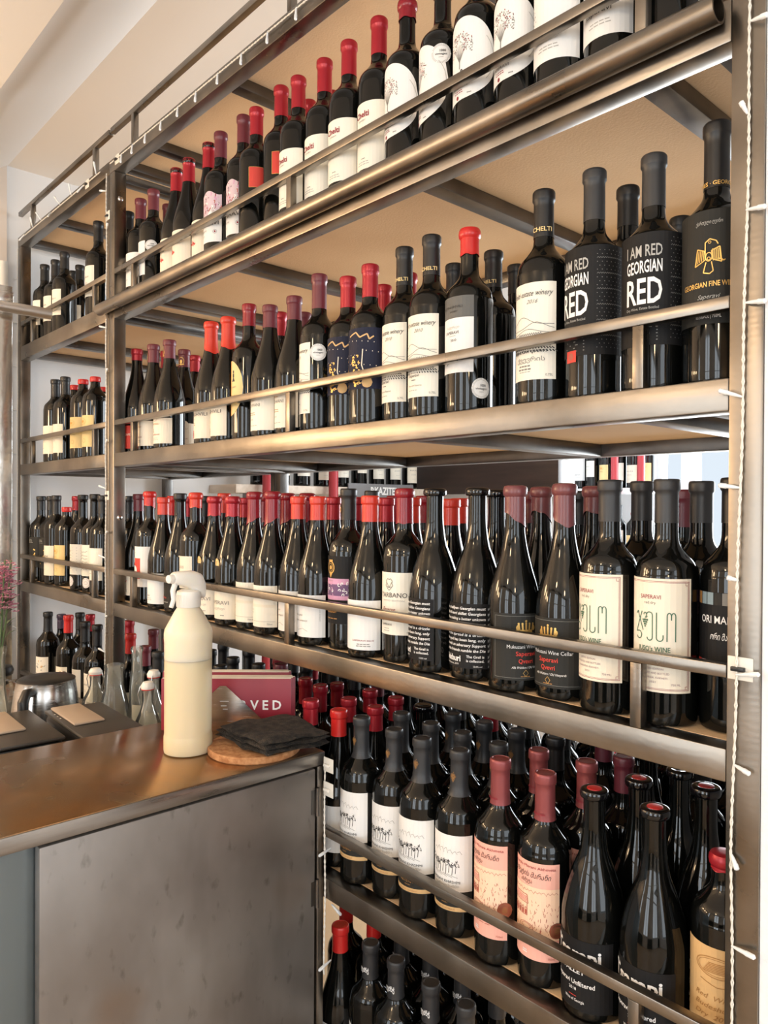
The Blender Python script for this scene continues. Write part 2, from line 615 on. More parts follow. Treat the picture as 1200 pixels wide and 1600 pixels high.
def capsule_mesh(prof, h, zb, m, kind='foil', slant=0.0, ph=0.0):
    """foil or wax over the neck; kind: foil | wax | screw"""
    seg = 36
    bm = bmesh.new()
    rows = []
    zs = [0, .12, .3, .5, .7, .85, 1.0]
    zt = h - .016
    e = .0005 if kind != 'wax' else .0011
    for f in zs:
        ring = []
        for k in range(seg):
            th = 2 * math.pi * k / seg
            b = zb + slant * math.cos(th - ph)
            if kind == 'wax':
                b += .0012 * math.sin(5 * th + zb * 900)
            z = b + (zt - b) * f
            rr = rad_at(prof, z) + e
            if kind == 'wax' and f == 0:
                rr += .0004
            ring.append(bm.verts.new((rr * math.sin(th), -rr * math.cos(th), z)))
        rows.append(ring)
    R0 = rad_at(prof, h - .02) + e
    if kind != 'wax':
        R0 = max(R0, rad_at(prof, h - .008) - .0006)
    if kind == 'wax':
        extra = [(R0 + .0022, h - .0135), (R0 + .0030, h - .0085), (R0 + .0024, h - .003), (R0 + .0006, h + .0005), (R0 - .004, h + .0018), (R0 - .011, h + .0020)]
    elif kind == 'screw':
        extra = [(R0 + .0006, h - .014), (R0 - .0002, h - .0125), (R0 + .0006, h - .011), (R0, h - .0095), (R0 + .0006, h - .008), (R0 + .0006, h - .001), (R0 - .001, h + .0006), (R0 - .006, h + .0008)]
    else:
        extra = [(R0 + .0014, h - .0135), (R0 + .0016, h - .0125), (R0 + .0016, h - .003), (R0 + .0012, h - .0008), (R0, h + .0008), (R0 - .0025, h + .0012), (R0 - .003, h + .0004), (R0 - .008, h + .0003)]
    for r, z in extra:
        rows.append([bm.verts.new((r * math.sin(2 * math.pi * k / seg), -r * math.cos(2 * math.pi * k / seg), z)) for k in range(seg)])
    for a, b in zip(rows, rows[1:]):
        for k in range(seg):
            bm.faces.new((a[k], a[(k + 1) % seg], b[(k + 1) % seg], b[k]))
    bm.faces.new(rows[-1])
    return mesh_of('capsule', bm, m, 35)


def lip_mesh(h):
    prof = smooth_prof([(.0146, h - .0135), (.0185, h - .0125), (.0200, h - .0075), (.0188, h - .002), (.0150, h), (.0100, h - .0005), (.001, h - .0008)], 4)
    return mesh_of('lip_ring', lathe(bmesh.new(), prof, 36, cap_bottom=False), 'glass_lip', 60)


def dot_mesh(h):
    prof = [(.0105, h - .0012), (.0102, h + .0002), (.006, h + .0008), (.001, h + .0009)]
    return mesh_of('wax_seal', lathe(bmesh.new(), prof, 28, cap_bottom=False), 'cap_bright', 60)


KIND = {}          # kind -> (list of (part name, mesh, part label), description, radius, height)


def kind(name, desc, shape, h, cap=None, zb=.055, ckind='foil', slant=0.0, ph=0.0, labels=()):
    me, prof, r = body_mesh(shape, h)
    parts = [('glass_body', me, None)]
    if cap:
        parts.append(('capsule', capsule_mesh(prof, h, h - zb, cap, ckind, slant, ph), None))
    if shape == 'flare':
        parts.append(('lip_ring', lip_mesh(h), None))
        if cap is None and 'red-sealed' in desc:
            parts.append(('wax_seal', dot_mesh(h), 'red wax seal on the lip'))
    for pn, lab, pl in labels:
        parts.append((pn, lab.build(pn), pl))
    KIND[name] = (parts, desc, r, h)


rnd = random.Random(3)


def scribble(L, s0, s1, t, h, m, w=.0006, n=14, rg=rnd):
    pts = []
    for k in range(n + 1):
        pts.append((s0 + (s1 - s0) * k / n, t + h * (rg.random() - .5) * (1 if k % 2 else -1)))
    return L.stroke(pts, w, m, 2)


def lines(L, s, t, rows, wid, m='ink_pale', hh=.0016, gap=.0042, align='C'):
    """rows of small print"""
    for k in range(rows):
        w = wid * (.75 + .25 * ((k * 7) % 5) / 5)
        a = s - w / 2 if align == 'C' else s
        for j in range(4):
            p = a + w * j / 4
            L.area(p, p + w / 4 * .82, t - k * gap, t - k * gap + hh, m, 1, 1)
    return L


# -- labels -----------------------------------------------------------------
def lab_winery():
    L = Lab(RB).area(-.046, .046, .032, .150, 'paper_ivory')
    L.text('Chelti', -.004, .124, .0105, 'ink_maroon', bold=.02, width=.034)
    L.text('WINERY', -.004, .117, .0028, 'ink_grey', xs=1.3)
    L.text('SAPERAVI', .0, .088, .0058, 'ink_grey', width=.046)
    lines(L, 0, .050, 1, .012, 'ink_grey')
    lines(L, 0, .044, 2, .034, 'ink_pale')
    return L


def lab_tree(sticker=False):
    a = .054
    top = lambda s: .125 + .062 * math.sqrt(max(0, 1 - (s / a) ** 2))
    bot = lambda s: (.112 - .052 * math.sqrt(max(0, 1 - (s / a) ** 2))) if s > 0 else .060 - (-s) * .10
    L = Lab(RB).area(-a, a, bot, top, 'paper_white', 0, 24)
    for k in range(120):
        ang = rnd.uniform(-.35, math.pi + .35)
        d = .004 + .020 * math.sqrt(rnd.random())
        s, t = d * math.cos(ang) * 1.05 - .006, .138 + d * math.sin(ang) * 1.15
        q = rnd.uniform(0, 3.1)
        c, e = math.cos(q) * .0015, math.sin(q) * .0015
        L.poly([(s - c, t - e), (s + e * .5, t - c * .5), (s + c, t + e), (s - e * .5, t + c * .5)], 'ink_maroon' if k % 3 == 0 else 'ink_grey', 2)
    for k in range(9):
        x = (k - 4) * .0036
        L.stroke([(-.006, .118), (-.006 + x * .5, .132), (-.006 + x, .146 - abs(x) * .3)], .0007, 'ink_grey')
    L.stroke([(-.006, .108), (-.006, .122)], .0016, 'ink_grey')
    L.text('ვაზი', -.004, .097, .0085, 'ink_black', bold=.02)
    L.text('KVONI', -.008, .0855, .0032, 'ink_grey', xs=1.3)
    L.text('SAPERAVI', -.008, .0785, .0046, 'ink_grey', width=.034)
    lines(L, -.008, .074, 2, .022, 'ink_maroon', .0013, .003)
    L.ell(-.010, .064, .0026, .0032, 'ink_maroon', 2, 8)
    lines(L, .012, .0665, 1, .010, 'ink_grey', .0016)
    L.stroke([(.051 * math.cos(q), .120 + .050 * math.sin(q)) for q in [x * .08 for x in range(-9, 10)]], .0009, 'ink_pale')
    return L


def lab_art():
    top = lambda s: .158 + .004 * math.sin(s * 130) - (abs(s) * .10)
    L = Lab(RB).area(-.044, .044, .040, .098, 'paper_white').area(-.044, .044, .098, top, 'paper_art', 0, 20)
    for k in range(70):
        s, t = rnd.uniform(-.040, .042), rnd.uniform(.100, .150)
        m = rnd.choice(['ink_rust', 'ink_mauve', 'paper_white', 'ink_maroon', 'paper_lilac'])
        q = rnd.uniform(0, 3.1)
        l = rnd.uniform(.003, .008)
        L.stroke([(s, t), (s + l * math.cos(q) * .6, t + l * math.sin(q)), (s + l * math.cos(q + .6), t + l * math.sin(q + .6))], rnd.uniform(.0012, .003), m, 1 + k % 3)
    for k in range(9):                      # pale palm leaf
        L.stroke([(.010, .104), (.014 + k * .0028, .124 - abs(k - 4) * .0035)], .0016, 'paper_white', 4)
    L.text('SAPERAVI', .002, .080, .0092, 'ink_black', width=.070)
    L.text('RESERVE', -.008, .066, .0036, 'ink_grey', xs=1.4)
    L.text('2017', -.010, .054, .0045, 'ink_grey')
    L.ring(.028, .064, .0045, .0045, .0007, 'ink_grey')
    L.ell(.028, .064, .0022, .0022, 'ink_maroon', 2, 8)
    return L


def lab_estate(year='2010', cellar=False):
    L = Lab(RB).area(-.041, .041, .034, .172, 'paper_ivory')
    L.text('Chelti estate winery', 0, .153, .0078, 'ink_black', shear=.45, width=.072, rot=-.0)
    L.text(year, .006, .142, .0058, 'ink_grey', shear=.4)
    for k, (h, o) in enumerate(((.012, -.010), (.009, .012), (.006, .0))):
        L.stroke([(s / 1000, .112 - k * .006 + h * math.exp(-((s / 1000 - o) / .016) ** 2)) for s in range(-38, 39, 4)], .0008, 'ink_grey')
    for k in range(-9, 10):
        a = k * .0042
        for j in range(6):
            f0, f1 = j / 6, j / 6 + .11
            L.stroke([(a * .35 + a * .85 * f0, .096 - .024 * f0), (a * .35 + a * .85 * f1, .096 - .024 * f1)], .0008 + .0010 * f0, 'ink_black')
    for k in range(12):
        s = -.018 + k * .0032
        L.stroke([(s, .097), (s + .0016, .1005), (s + .003, .097)], .0008, 'ink_grey')
    if cellar:
        L.text('saperavi qvevri', 0, .072, .0062, 'ink_black', shear=.4, width=.058)
        L.text('ქვევრის', .002, .060, .0062, 'ink_grey', width=.046)
        lines(L, -.006, .053, 2, .028, 'ink_grey', .0022, .0046)
    else:
        L.text('Saperavi', -.004, .068, .0052, 'ink_black')
        lines(L, -.004, .062, 1, .014, 'ink_grey', .0018)
        L.text('Premium Reserve', -.002, .052, .0034, 'ink_grey', width=.030)
    lines(L, -.006, .045, 1, .028, 'ink_pale', .0016)
    L.text('0.75L', .031, .0385, .0034, 'ink_grey')
    return L


def lab_sticker(r, phi, t):
    L = Lab(r, phi).ell(0, t, .0165, .0165, 'paper_white', 1, 20)
    L.ring(0, t, .0135, .0135, .0006, 'ink_pale', 2)
    for k in range(40):
        q = 2 * math.pi * k / 40
        if k % 9:
            L.stroke([(.0146 * math.cos(q), t + .0146 * math.sin(q)), (.0158 * math.cos(q), t + .0158 * math.sin(q))], .0008, 'ink_grey', 2)
    L.text('1000', .003, t + .0028, .0038, 'ink_black', bold=.02)
    L.text('vintages', .0, t - .0022, .0036, 'ink_black', width=.020, bold=.01)
    L.stroke([(-.004, t - .006), (.004, t - .006)], .0006, 'ink_grey')
    return L


def lab_shield(r, w, b, t, m):
    return Lab(r).area(-w, w, b, t, m)


def lab_red():
    L = Lab(RB).area(-.10, .10, .058, .205, 'paper_black', 0, 40)
    L.text('I AM RED', 0, .174, .0150, 'ink_pale', bold=.012, width=.046)
    L.text('GEORGIAN', 0, .153, .0160, 'ink_white', bold=.018, width=.046)
    L.text('RED', 0, .113, .0330, 'ink_white', bold=.018, width=.046)
    L.text('Dry Wine, Estate Bottled', -.002, .105, .0034, 'ink_pale', width=.042)
    L.text('მე ვარ ქართული წითელი', -.004, .087, .0038, 'ink_white', width=.040)
    for k, w in enumerate((.020, .030, .024, .032, .026)):
        L.area(.018 - w, .018, .081 - k * .0042, .0822 - k * .0042, 'ink_grey', 1, 2)
    L.area(-.012, .006, .050, .066, 'ink_red', 2, 3)
    L.ell(-.003, .058, .005, .005, 'ink_rust', 3, 8)
    for k in range(26):                       # embroidered dotted bands on the right half
        t = .067 + k * .0052
        for j in range(17):
            s = .034 + j * .0032
            if k % 4 == 3:
                L.stroke([(s, t), (s + .0016, t + .0018), (s + .0032, t)], .0005, 'ink_grey', 1)
            elif (j + k) % 2 == 0:
                L.area(s, s + .0011, t, t + .0010, 'ink_grey', 1, 1)
    return L


def lab_eagle():
    L = Lab(RB).area(-.060, .060, .070, .205, 'paper_slate', 0, 20)
    L.text('ქართული ღვინო', .0, .188, .0042, 'ink_pale', width=.030, shear=.2)
    g = 'ink_gold'
    L.stroke([(-.016, .140), (-.013, .160), (-.004, .156), (-.004, .146), (-.009, .143), (-.016, .140)], .0012, g)
    L.stroke([(.014, .142), (.012, .160), (.003, .156), (.004, .146), (.008, .144), (.014, .142)], .0012, g)
    for k in range(5):
        L.stroke([(-.015 + k * .0022, .142 + k * .001), (-.013 + k * .002, .158 - k * .0003)], .0010, g)
        L.stroke([(.013 - k * .002, .144), (.0115 - k * .0018, .158)], .0010, g)
    L.stroke([(-.004, .156), (-.004, .166), (.001, .170), (.008, .167), (.010, .163)], .0012, g)
    L.ring(.001, .166, .0014, .0014, .0006, g)
    L.ring(0, .149, .0035, .005, .0010, g)
    L.ring(0, .147, .0016, .0018, .0007, g)
    L.stroke([(-.003, .143), (-.006, .131), (.001, .129), (.005, .132), (.003, .143)], .0012, g)
    L.stroke([(.010, .146), (.014, .145), (.016, .143), (.018, .1445)], .0012, g)
    L.text('GEORGIAN FINE WINES', 0, .114, .0062, g, width=.066, bold=.012)
    L.text('Saperavi', .0, .100, .0052, 'ink_pale', shear=.4)
    L.text('Unfiltered', .0, .088, .0050, 'ink_white', shear=.5)
    L.text('13.5%VOL | 750ML', .0, .077, .0038, 'ink_white', width=.028)
    return L


def lab_georgian_green():
    L = Lab(RB).area(-.048, .048, .043, .187, 'paper_cream')
    L.frame(-.0445, .0445, .0465, .1835, .0006, 'ink_maroon', 1)
    L.frame(-.043, .043, .048, .182, .0004, 'ink_maroon', 1)
    for sx in (-1, 1):
        for t in (.0515, .1785):
            L.stroke([(sx * .043, t), (sx * .0395, t), (sx * .0395, t + (.0035 if t > .1 else -.0035))], .0005, 'ink_maroon')
    L.text('SAPERAVI', -.004, .161, .0052, 'ink_maroon', width=.027)
    L.text('red dry', -.004, .1545, .0036, 'ink_grey')
    # tall thin letters of the mark
    g = 'ink_green'
    w = .0013
    arc = lambda cx, cy, a, b, q0, q1: [(cx + a * math.cos(R(q0 + (q1 - q0) * k / 10)), cy + b * math.sin(R(q0 + (q1 - q0) * k / 10))) for k in range(11)]
    L.stroke([(-.026, .140), (-.023, .144), (-.0215, .140), (-.0135, .120)], w, g)
    L.stroke([(-.0155, .144), (-.0255, .1175)], w, g)
    L.stroke([(-.0255, .1175), (-.020, .1185)] + arc(-.0205, .1135, .0045, .005, 80, -160), w, g)
    L.stroke(arc(-.0045, .140, .004, .004, 180, 0) + [(-.0005, .112)] + arc(-.004, .112, .0035, .004, 0, -180), w, g)
    L.stroke(arc(-.0105, .140, .002, .003, 180, 0) + [(-.0085, .136)], w, g)
    L.stroke([(.0045, .144), (.0045, .112)] + arc(.0085, .112, .004, .004, 180, 360) + [(.0125, .116)], w, g)
    L.stroke([(.017, .108), (.017, .140)] + arc(.0195, .140, .0025, .004, 180, 0) + [(.022, .135)], w, g)
    L.stroke(arc(.0245, .140, .0025, .004, 180, 0) + [(.027, .108)], w, g)
    for k, n in enumerate((4, 3, 2, 1)):
        for j in range(n):
            L.ell(-.0105 + (j - (n - 1) / 2) * .0022, .1335 - k * .0027, .0011, .0013, g, 2, 6)
    L.stroke([(-.0105, .135), (-.010, .138), (-.0065, .138)], .0008, g)
    L.text("JUSO's WINE", 0, .0945, .0062, g, width=.042, bold=.012)
    for k, (tx, wd) in enumerate((('LIMITED EDITION', .026), ('PRODUCED AND BOTTLED', .040), ('IN GEORGIA, KAKHETI', .035), ('2021', .008))):
        L.text(tx, 0, .0715 - k * .0056, .0025, 'ink_mauve', width=wd)
    L.text('13% ALC/VOL.', -.030, .0525, .0022, 'ink_mauve', width=.018)
    L.text('750 ML.', .028, .0525, .0026, 'ink_mauve', width=.012)
    return L


def lab_mosaic():
    L = Lab(RB).area(-.060, .060, .072, .172, 'paper_black', 0, 20)
    cols = ['ink_sky', 'ink_mauve', 'ink_tan', 'paper_slate', 'paper_tan', 'ink_sky', 'ink_grey', 'paper_violet']
    k = 0
    for t0, t1 in ((.072, .088), (.156, .172)):
        for s in range(12):
            a = -.060 + s * .010
            L.area(a + .0006, a + .0094, t0 + .0005, t1 - .0005, cols[(s * 3 + k) % 8], 1, 2)
        k += 4
    for s0 in (-.060, .042):
        for j in range(4):
            L.area(s0 + .0006, s0 + .0175, .0885 + j * .017, .1045 + j * .017, cols[(j * 3 + k) % 8], 1, 2)
        k += 1
    L.area(-.040, -.030, .072, .088, 'ink_red', 2, 2)
    L.text('ORI MARANI', .0, .134, .0092, 'ink_white', width=.058, bold=.01)
    L.text('ორი მარანი', .004, .114, .0080, 'ink_white', width=.036, shear=.3)
    return L


def lab_cellar():
    L = Lab(RG).area(-.052, .052, .018, .118, 'paper_slate')
    L.frame(-.048, .048, .022, .114, .0005, 'ink_grey', 1)
    g = 'ink_gold'
    L.area(-.010, .010, .088, .094, g, 2, 3)
    for k in range(5):
        s = -.010 + k * .005
        L.stroke([(s, .094), (s + (k - 2) * .0006, .102 + (.003 if k == 2 else 0))], .0026, g)
        L.ell(s + (k - 2) * .0006, .103 + (.004 if k == 2 else 0), .0017, .0017, g, 2, 6)
    L.ell(-.012, .097, .003, .004, g, 2, 6)
    L.ell(.012, .097, .003, .004, g, 2, 6)
    L.area(-.013, .013, .083, .086, g, 2, 3)
    L.text('Mukuzani Wine Cellar', .004, .066, .0054, 'ink_white', width=.064)
    L.text('Saperavi', .0, .055, .0066, 'ink_red', width=.030, bold=.01)
    L.text('Qvevri', .0, .044, .0066, 'ink_red', width=.022, bold=.01)
    L.text('Alla Wohlers / Old Vineyards', .003, .036, .0034, 'ink_white', width=.048, shear=.4)
    L.stroke([(0, .034), (-.004, .029), (0, .024), (.004, .029), (0, .034)], .0005, 'ink_gold')
    lines(L, 0, .0235, 1, .020, 'ink_tan', .0012)
    return L


def lab_chalk():
    L = Lab(RF).area(-.052, .052, .020, .122, 'paper_black', 0, 16)
    rows = ['Wine is a halfyen Georgian must', 'Georgian Kvevri skillet Georgians', 'started on making a better unkown',
            'with the grape of one in winter', 'and ripe than in all years the sun', 'what is the spread is a drizzle',
            'and wine god has been long, only', 'the way with an adversary Support', 'they on the Friends rumble the Die']
    for k, t in enumerate(rows):
        L.text(t, 0, .1125 - k * .0083, .0044, 'ink_white', width=.092, shear=.15, bold=.018)
    L.text('Glekhuri', -.016, .0305, .0092, 'ink_white', width=.044, bold=.03)
    L.text('The Grail is', .030, .0370, .0040, 'ink_white', width=.028, bold=.015)
    L.text('is collected.', .030, .0305, .0040, 'ink_white', width=.028, bold=.015)
    L.text('Kakhetia Reserve, 2019', -.018, .0245, .0030, 'ink_white', width=.040)
    L.text('13.0% vol', .034, .0225, .0026, 'ink_white')
    return L


def lab_leaf():
    L = Lab(RB).area(-.050, .050, .050, .160, 'paper_ivory')
    pts = [(0, .147), (-.003, .149), (-.007, .145), (-.006, .140), (-.0085, .137), (-.004, .132), (0, .128), (.004, .132), (.0085, .137), (.006, .140), (.007, .145), (.003, .149), (0, .147)]
    L.stroke(pts, .0009, 'ink_black')
    for a, b in ((-.006, .143), (.006, .143), (-.005, .135), (.005, .135)):
        L.stroke([(0, .133), (a, b)], .0007, 'ink_black')
    L.text('YARBANO', .006, .116, .0085, 'ink_black', width=.056)
    L.text('LIMITED EDITION', .006, .109, .0030, 'ink_pale', width=.046)
    L.text('Reserve', -.002, .091, .0080, 'ink_maroon', shear=.45, width=.030)
    L.text('2021', -.002, .083, .0030, 'ink_grey', xs=1.4)
    L.text('SAPERAVI', -.006, .066, .0040, 'ink_black')
    lines(L, -.006, .060, 2, .018, 'ink_pale')
    L.text('750ml', .038, .053, .0030, 'ink_grey')
    return L


def lab_purple():
    L = Lab(RB).area(-.046, .046, .050, .180, 'paper_black').area(-.046, .046, .096, .137, 'paper_lilac', 1)
    L.area(-.042, .042, .104, .126, 'paper_violet', 2)
    for k in range(28):
        s, t = rnd.uniform(-.042, .042), rnd.uniform(.100, .132)
        q = rnd.uniform(0, 6)
        L.stroke([(s + .003 * (j / 6) * math.cos(q + j * .7), t + .004 * (j / 6) * math.sin(q + j * .7)) for j in range(8)], .0016, 'paper_lilac' if k % 2 else 'ink_white', 3)
    L.text('SAPERAVI', 0, .1315, .0026, 'ink_mauve')
    L.ring(0, .158, .010, .0115, .0022, 'ink_gold')
    L.ring(0, .158, .0065, .0075, .0008, 'ink_gold')
    L.poly([(-.006, .149), (.006, .149), (0, .138)], 'ink_gold', 2)
    L.area(-.006, .006, .169, .173, 'ink_gold', 2, 2)
    L.ell(0, .158, .004, .004, 'ink_gold', 2, 8)
    L.text('Saperavi', 0, .080, .0060, 'paper_orange', shear=.3)
    L.text('Budeshuri', .002, .071, .0050, 'paper_orange', shear=.3)
    lines(L, 0, .059, 1, .050, 'ink_tan', .0018)
    return L


def lab_plain(kind_='big'):
    L = Lab(RG)
    if kind_ == 'big':
        L.area(-.052, .052, .014, .105, 'paper_white')
        L.text('ds', -.030, .056, .010, 'ink_grey', shear=.4)
        L.text('SAPERAVI 2019', .018, .030, .0030, 'ink_maroon', width=.042, xs=1.3)
        lines(L, .020, .024, 2, .034, 'ink_grey', .0016, .0036)
    elif kind_ == 'fork':
        L.area(-.050, .050, .016, .100, 'paper_white')
        L.stroke([(-.044, .082), (-.002, .082)], .0005, 'ink_grey')
        L.stroke([(-.012, .090), (-.012, .078)], .0016, 'ink_black')
        L.text('Kakhuri gvino', -.012, .058, .0040, 'ink_grey', shear=.4, width=.028)
        L.text('QVEVRI SAPERAVI', -.006, .047, .0030, 'ink_grey', width=.038)
        L.stroke([(-.030, .034), (-.014, .029), (.002, .033), (.014, .028)], .0006, 'ink_grey')
        L.text('SAPERAVI 2019', .040, .060, .0026, 'ink_pale', rot=math.pi / 2)
    elif kind_ == 'cream':
        L.area(-.050, .050, .016, .104, 'paper_ivory')
        L.text('SAPERAVE', -.014, .086, .0056, 'ink_pale', width=.040)
        L.area(-.046, .046, .058, .064, 'paper_cream', 1)
        L.text('Saperavi', -.020, .050, .0034, 'ink_grey', shear=.4)
        L.text('Kakheti', -.020, .044, .0034, 'ink_grey', shear=.4)
        L.stroke([(-.046, .028), (.046, .028)], .0005, 'ink_grey')
        L.text('750ml', .034, .021, .0034, 'ink_grey')
    elif kind_ == 'medal':
        L.area(-.050, .050, .014, .090, 'paper_cream')
        L.text('SAPERAVI', 0, .048, .0086, 'ink_grey', width=.060)
        L.text('საფერავი', 0, .036, .0050, 'ink_pale', width=.040)
        lines(L, -.030, .022, 1, .014, 'ink_grey', .0018)
        lines(L, .014, .022, 1, .014, 'ink_grey', .0018)
    elif kind_ == 'low':
        L.area(-.050, .050, .014, .095, 'paper_white')
        L.text('SAPERAVI', -.006, .034, .0040, 'ink_grey')
        lines(L, -.004, .028, 2, .040, 'ink_pale')
        L.text('II', -.030, .034, .0070, 'ink_black')
    elif kind_ == 'script':
        L.area(-.050, .050, .018, .112, 'paper_cream')
        L.text('mukhrani', -.010, .094, .0034, 'ink_grey', shear=.3)
        L.text('Winery Valley', -.008, .078, .0046, 'ink_grey', width=.030)
        scribble(L, -.044, .004, .060, .014, 'ink_red', .0024, 16)
        lines(L, -.02, .026, 1, .022, 'ink_grey')
    elif kind_ == 'tag':
        L.area(-.050, .050, .016, .078, 'paper_cream')
        L.area(-.050, -.010, .050, .070, 'paper_cream', 1)
        for k in range(5):
            L.stroke([(-.030 + k * .008, .054 + (k % 2) * .008), (-.022 + k * .008, .064 - (k % 3) * .006)], .0014, 'ink_red' if k > 2 else 'ink_grey')
        lines(L, 0, .03, 2, .03, 'ink_pale')
    elif kind_ == 'crest':
        L.area(-.052, .052, .014, .082, 'paper_cream')
        L.ell(0, .082, .020, .008, 'paper_cream', 0)
        L.ring(0, .080, .010, .006, .0007, 'ink_tan')
        L.text('CHATEAU', 0, .064, .0050, 'ink_tan', width=.036, shear=.3)
        L.stroke([(-.014, .045), (-.012, .052), (-.009, .054), (-.008, .046), (-.005, .044)], .0012, 'ink_maroon')
        L.text('SAPERAVI', .004, .036, .0040, 'ink_maroon', width=.028)
        lines(L, .0, .028, 2, .036, 'ink_pale')
    elif kind_ == 'estate_burg':
        L.area(-.050, .050, .014, .092, 'paper_ivory')
        L.ell(-.006, .092, .014, .006, 'paper_ivory', 0)
        L.text('CHATEAU', -.008, .078, .0038, 'ink_tan')
        L.text('LUGHVANI', -.004, .066, .0072, 'ink_grey', width=.046)
        lines(L, -.006, .052, 2, .030, 'ink_tan')
        L.text('2019', -.006, .036, .0034, 'ink_grey')
        lines(L, -.004, .024, 1, .044, 'ink_pale')
    elif kind_ == 'shvili':
        L.area(-.050, .050, .014, .088, 'paper_cream')
        L.ell(-.020, .086, .014, .009, 'paper_cream', 0)
        L.stroke([(-.022, .080), (-.018, .088), (-.016, .080)], .0016, 'ink_tan')
        L.text('KLIASHVILI', .002, .068, .0080, 'ink_black', width=.070)
        L.text('family winery', -.016, .059, .0032, 'ink_grey', width=.026)
        lines(L, -.012, .050, 2, .030, 'ink_tan', .0014)
        L.area(-.020, -.008, .016, .034, 'ink_red', 2, 2)
        L.ell(-.014, .025, .003, .004, 'ink_rust', 3, 6)
    elif kind_ == 'redlow':
        L.area(-.052, .052, .014, .078, 'ink_red')
        L.text('SAPERAVI', .01, .050, .0060, 'paper_cream')
    return L


def lab_hill():
    """white label with an ink sketch of vine rows, black band and gold strip under it"""
    L = Lab(RB).area(-.048, .048, .078, .170, 'paper_white')
    for k in range(9):
        s = -.024 + k * .0055
        b = .108 - (k % 2) * .003
        L.stroke([(s, b), (s + .001, b + .012), (s - .001, b + .018)], .0009, 'ink_black')
        for j in range(7):
            a, c = s + rnd.uniform(-.004, .004), b + .016 + rnd.uniform(-.004, .006)
            L.stroke([(a, c), (a + rnd.uniform(-.003, .003), c + rnd.uniform(-.003, .003)), (a + rnd.uniform(-.003, .003), c + rnd.uniform(-.003, .003))], .0008, 'ink_black')
    for k in range(7):
        s = -.022 + k * .0075
        L.stroke([(s, .140 + rnd.uniform(0, .006)), (s + .004, .146 + rnd.uniform(-.002, .004)), (s + .0075, .140)], .0005, 'ink_grey')
    for k in range(5):
        L.stroke([(-.026 + k * .008, .106), (-.012 + k * .009, .101)], .0006, 'ink_grey')
    L.text('SAPERAVI KHASHMI', 0, .0915, .0044, 'ink_black', width=.056)
    L.text('საფერავი ხაშმი', 0, .0850, .0042, 'ink_pale', width=.052)
    L.area(-.048, .048, .044, .077, 'paper_slate', 0)
    L.text('METEVINO', .002, .062, .0056, 'ink_tan', width=.032, bold=.01)
    L.text('WINERY', .002, .057, .0022, 'ink_tan')
    L.ring(.002, .0715, .0022, .0025, .0006, 'ink_tan')
    L.area(-.048, .048, .0455, .0525, 'paper_tan', 1)
    L.text('RESERVE SAPERAVI', .002, .0475, .0028, 'ink_tan', width=.034)
    return L


def lab_pink():
    L = Lab(RB).area(-.046, .046, .040, .182, 'paper_pink').area(-.046, .046, .072, .146, 'paper_peach', 1)
    L.text("Akhmeta's Marani Akhmeta", 0, .173, .0042, 'ink_maroon', width=.080)
    L.text('ახმეტის მარანი', 0, .160, .0074, 'ink_black', width=.066, shear=.3, rot=-.02)
    L.text('ახმეტა', -.004, .151, .0056, 'ink_black', width=.020, shear=.3)
    k = 'ink_rust'
    L.stroke([(-.040, .120), (-.038, .132), (-.002, .132), (.000, .120), (-.040, .120)], .0010, k)
    L.area(-.038, -.002, .122, .130, 'paper_pink', 2, 4)
    for j in range(4):
        L.stroke([(-.039, .122 + j * .0022), (-.001, .122 + j * .0022)], .0005, k)
    L.stroke([(-.038, .120), (-.038, .102), (-.002, .102), (-.002, .120)], .0008, k)
    for j in range(6):
        s = -.036 + j * .006
        L.stroke([(s, .103), (s, .111), (s + .0018, .114), (s + .0036, .111), (s + .0036, .103)], .0009, k)
        L.area(s + .0006, s + .003, .103, .110, 'ink_rust', 3, 1)
    for j in range(60):
        s, t = rnd.uniform(.002, .044), rnd.uniform(.076, .124)
        L.stroke([(s, t), (s + rnd.uniform(-.002, .002), t + rnd.uniform(.002, .006))], .0006, k)
    for j in range(14):
        s = -.040 + j * .006
        L.stroke([(s, .138 + .002 * math.sin(j * 2.1)), (s + .003, .141), (s + .006, .138)], .0005, 'ink_rust')
    L.ring(-.004, .086, .012, .006, .0008, k)
    L.ring(-.004, .087, .008, .0035, .0006, k)
    for j in range(10):
        s, t = rnd.uniform(-.042, -.018), rnd.uniform(.076, .100)
        L.stroke([(s, t), (s + .006, t + rnd.uniform(-.002, .002))], .0006, k)
    lines(L, 0, .064, 2, .05, 'ink_rust', .0010, .004)
    lines(L, -.006, .050, 2, .010, 'ink_white', .0018, .0030)
    L.text('750ml', .034, .044, .0030, 'ink_rust')
    return L


def lab_valley():
    L = Lab(RF).area(-.056, .056, .012, .108, 'paper_black', 0, 18)
    L.text('Tsarapi', 0, .080, .0175, 'ink_white', width=.078, bold=.030)
    L.text('VALLEY', .0, .062, .0062, 'ink_white', width=.036, bold=.02)
    L.text('Saperavi Unfiltered', .0, .046, .0062, 'ink_white', width=.062, bold=.012)
    L.text('2018', .0, .038, .0042, 'ink_white')
    L.stroke([(-.006, .030), (.006, .030)], .0008, 'ink_red')
    L.text('Wine of Georgia', .002, .023, .0040, 'ink_white', width=.030)
    return L


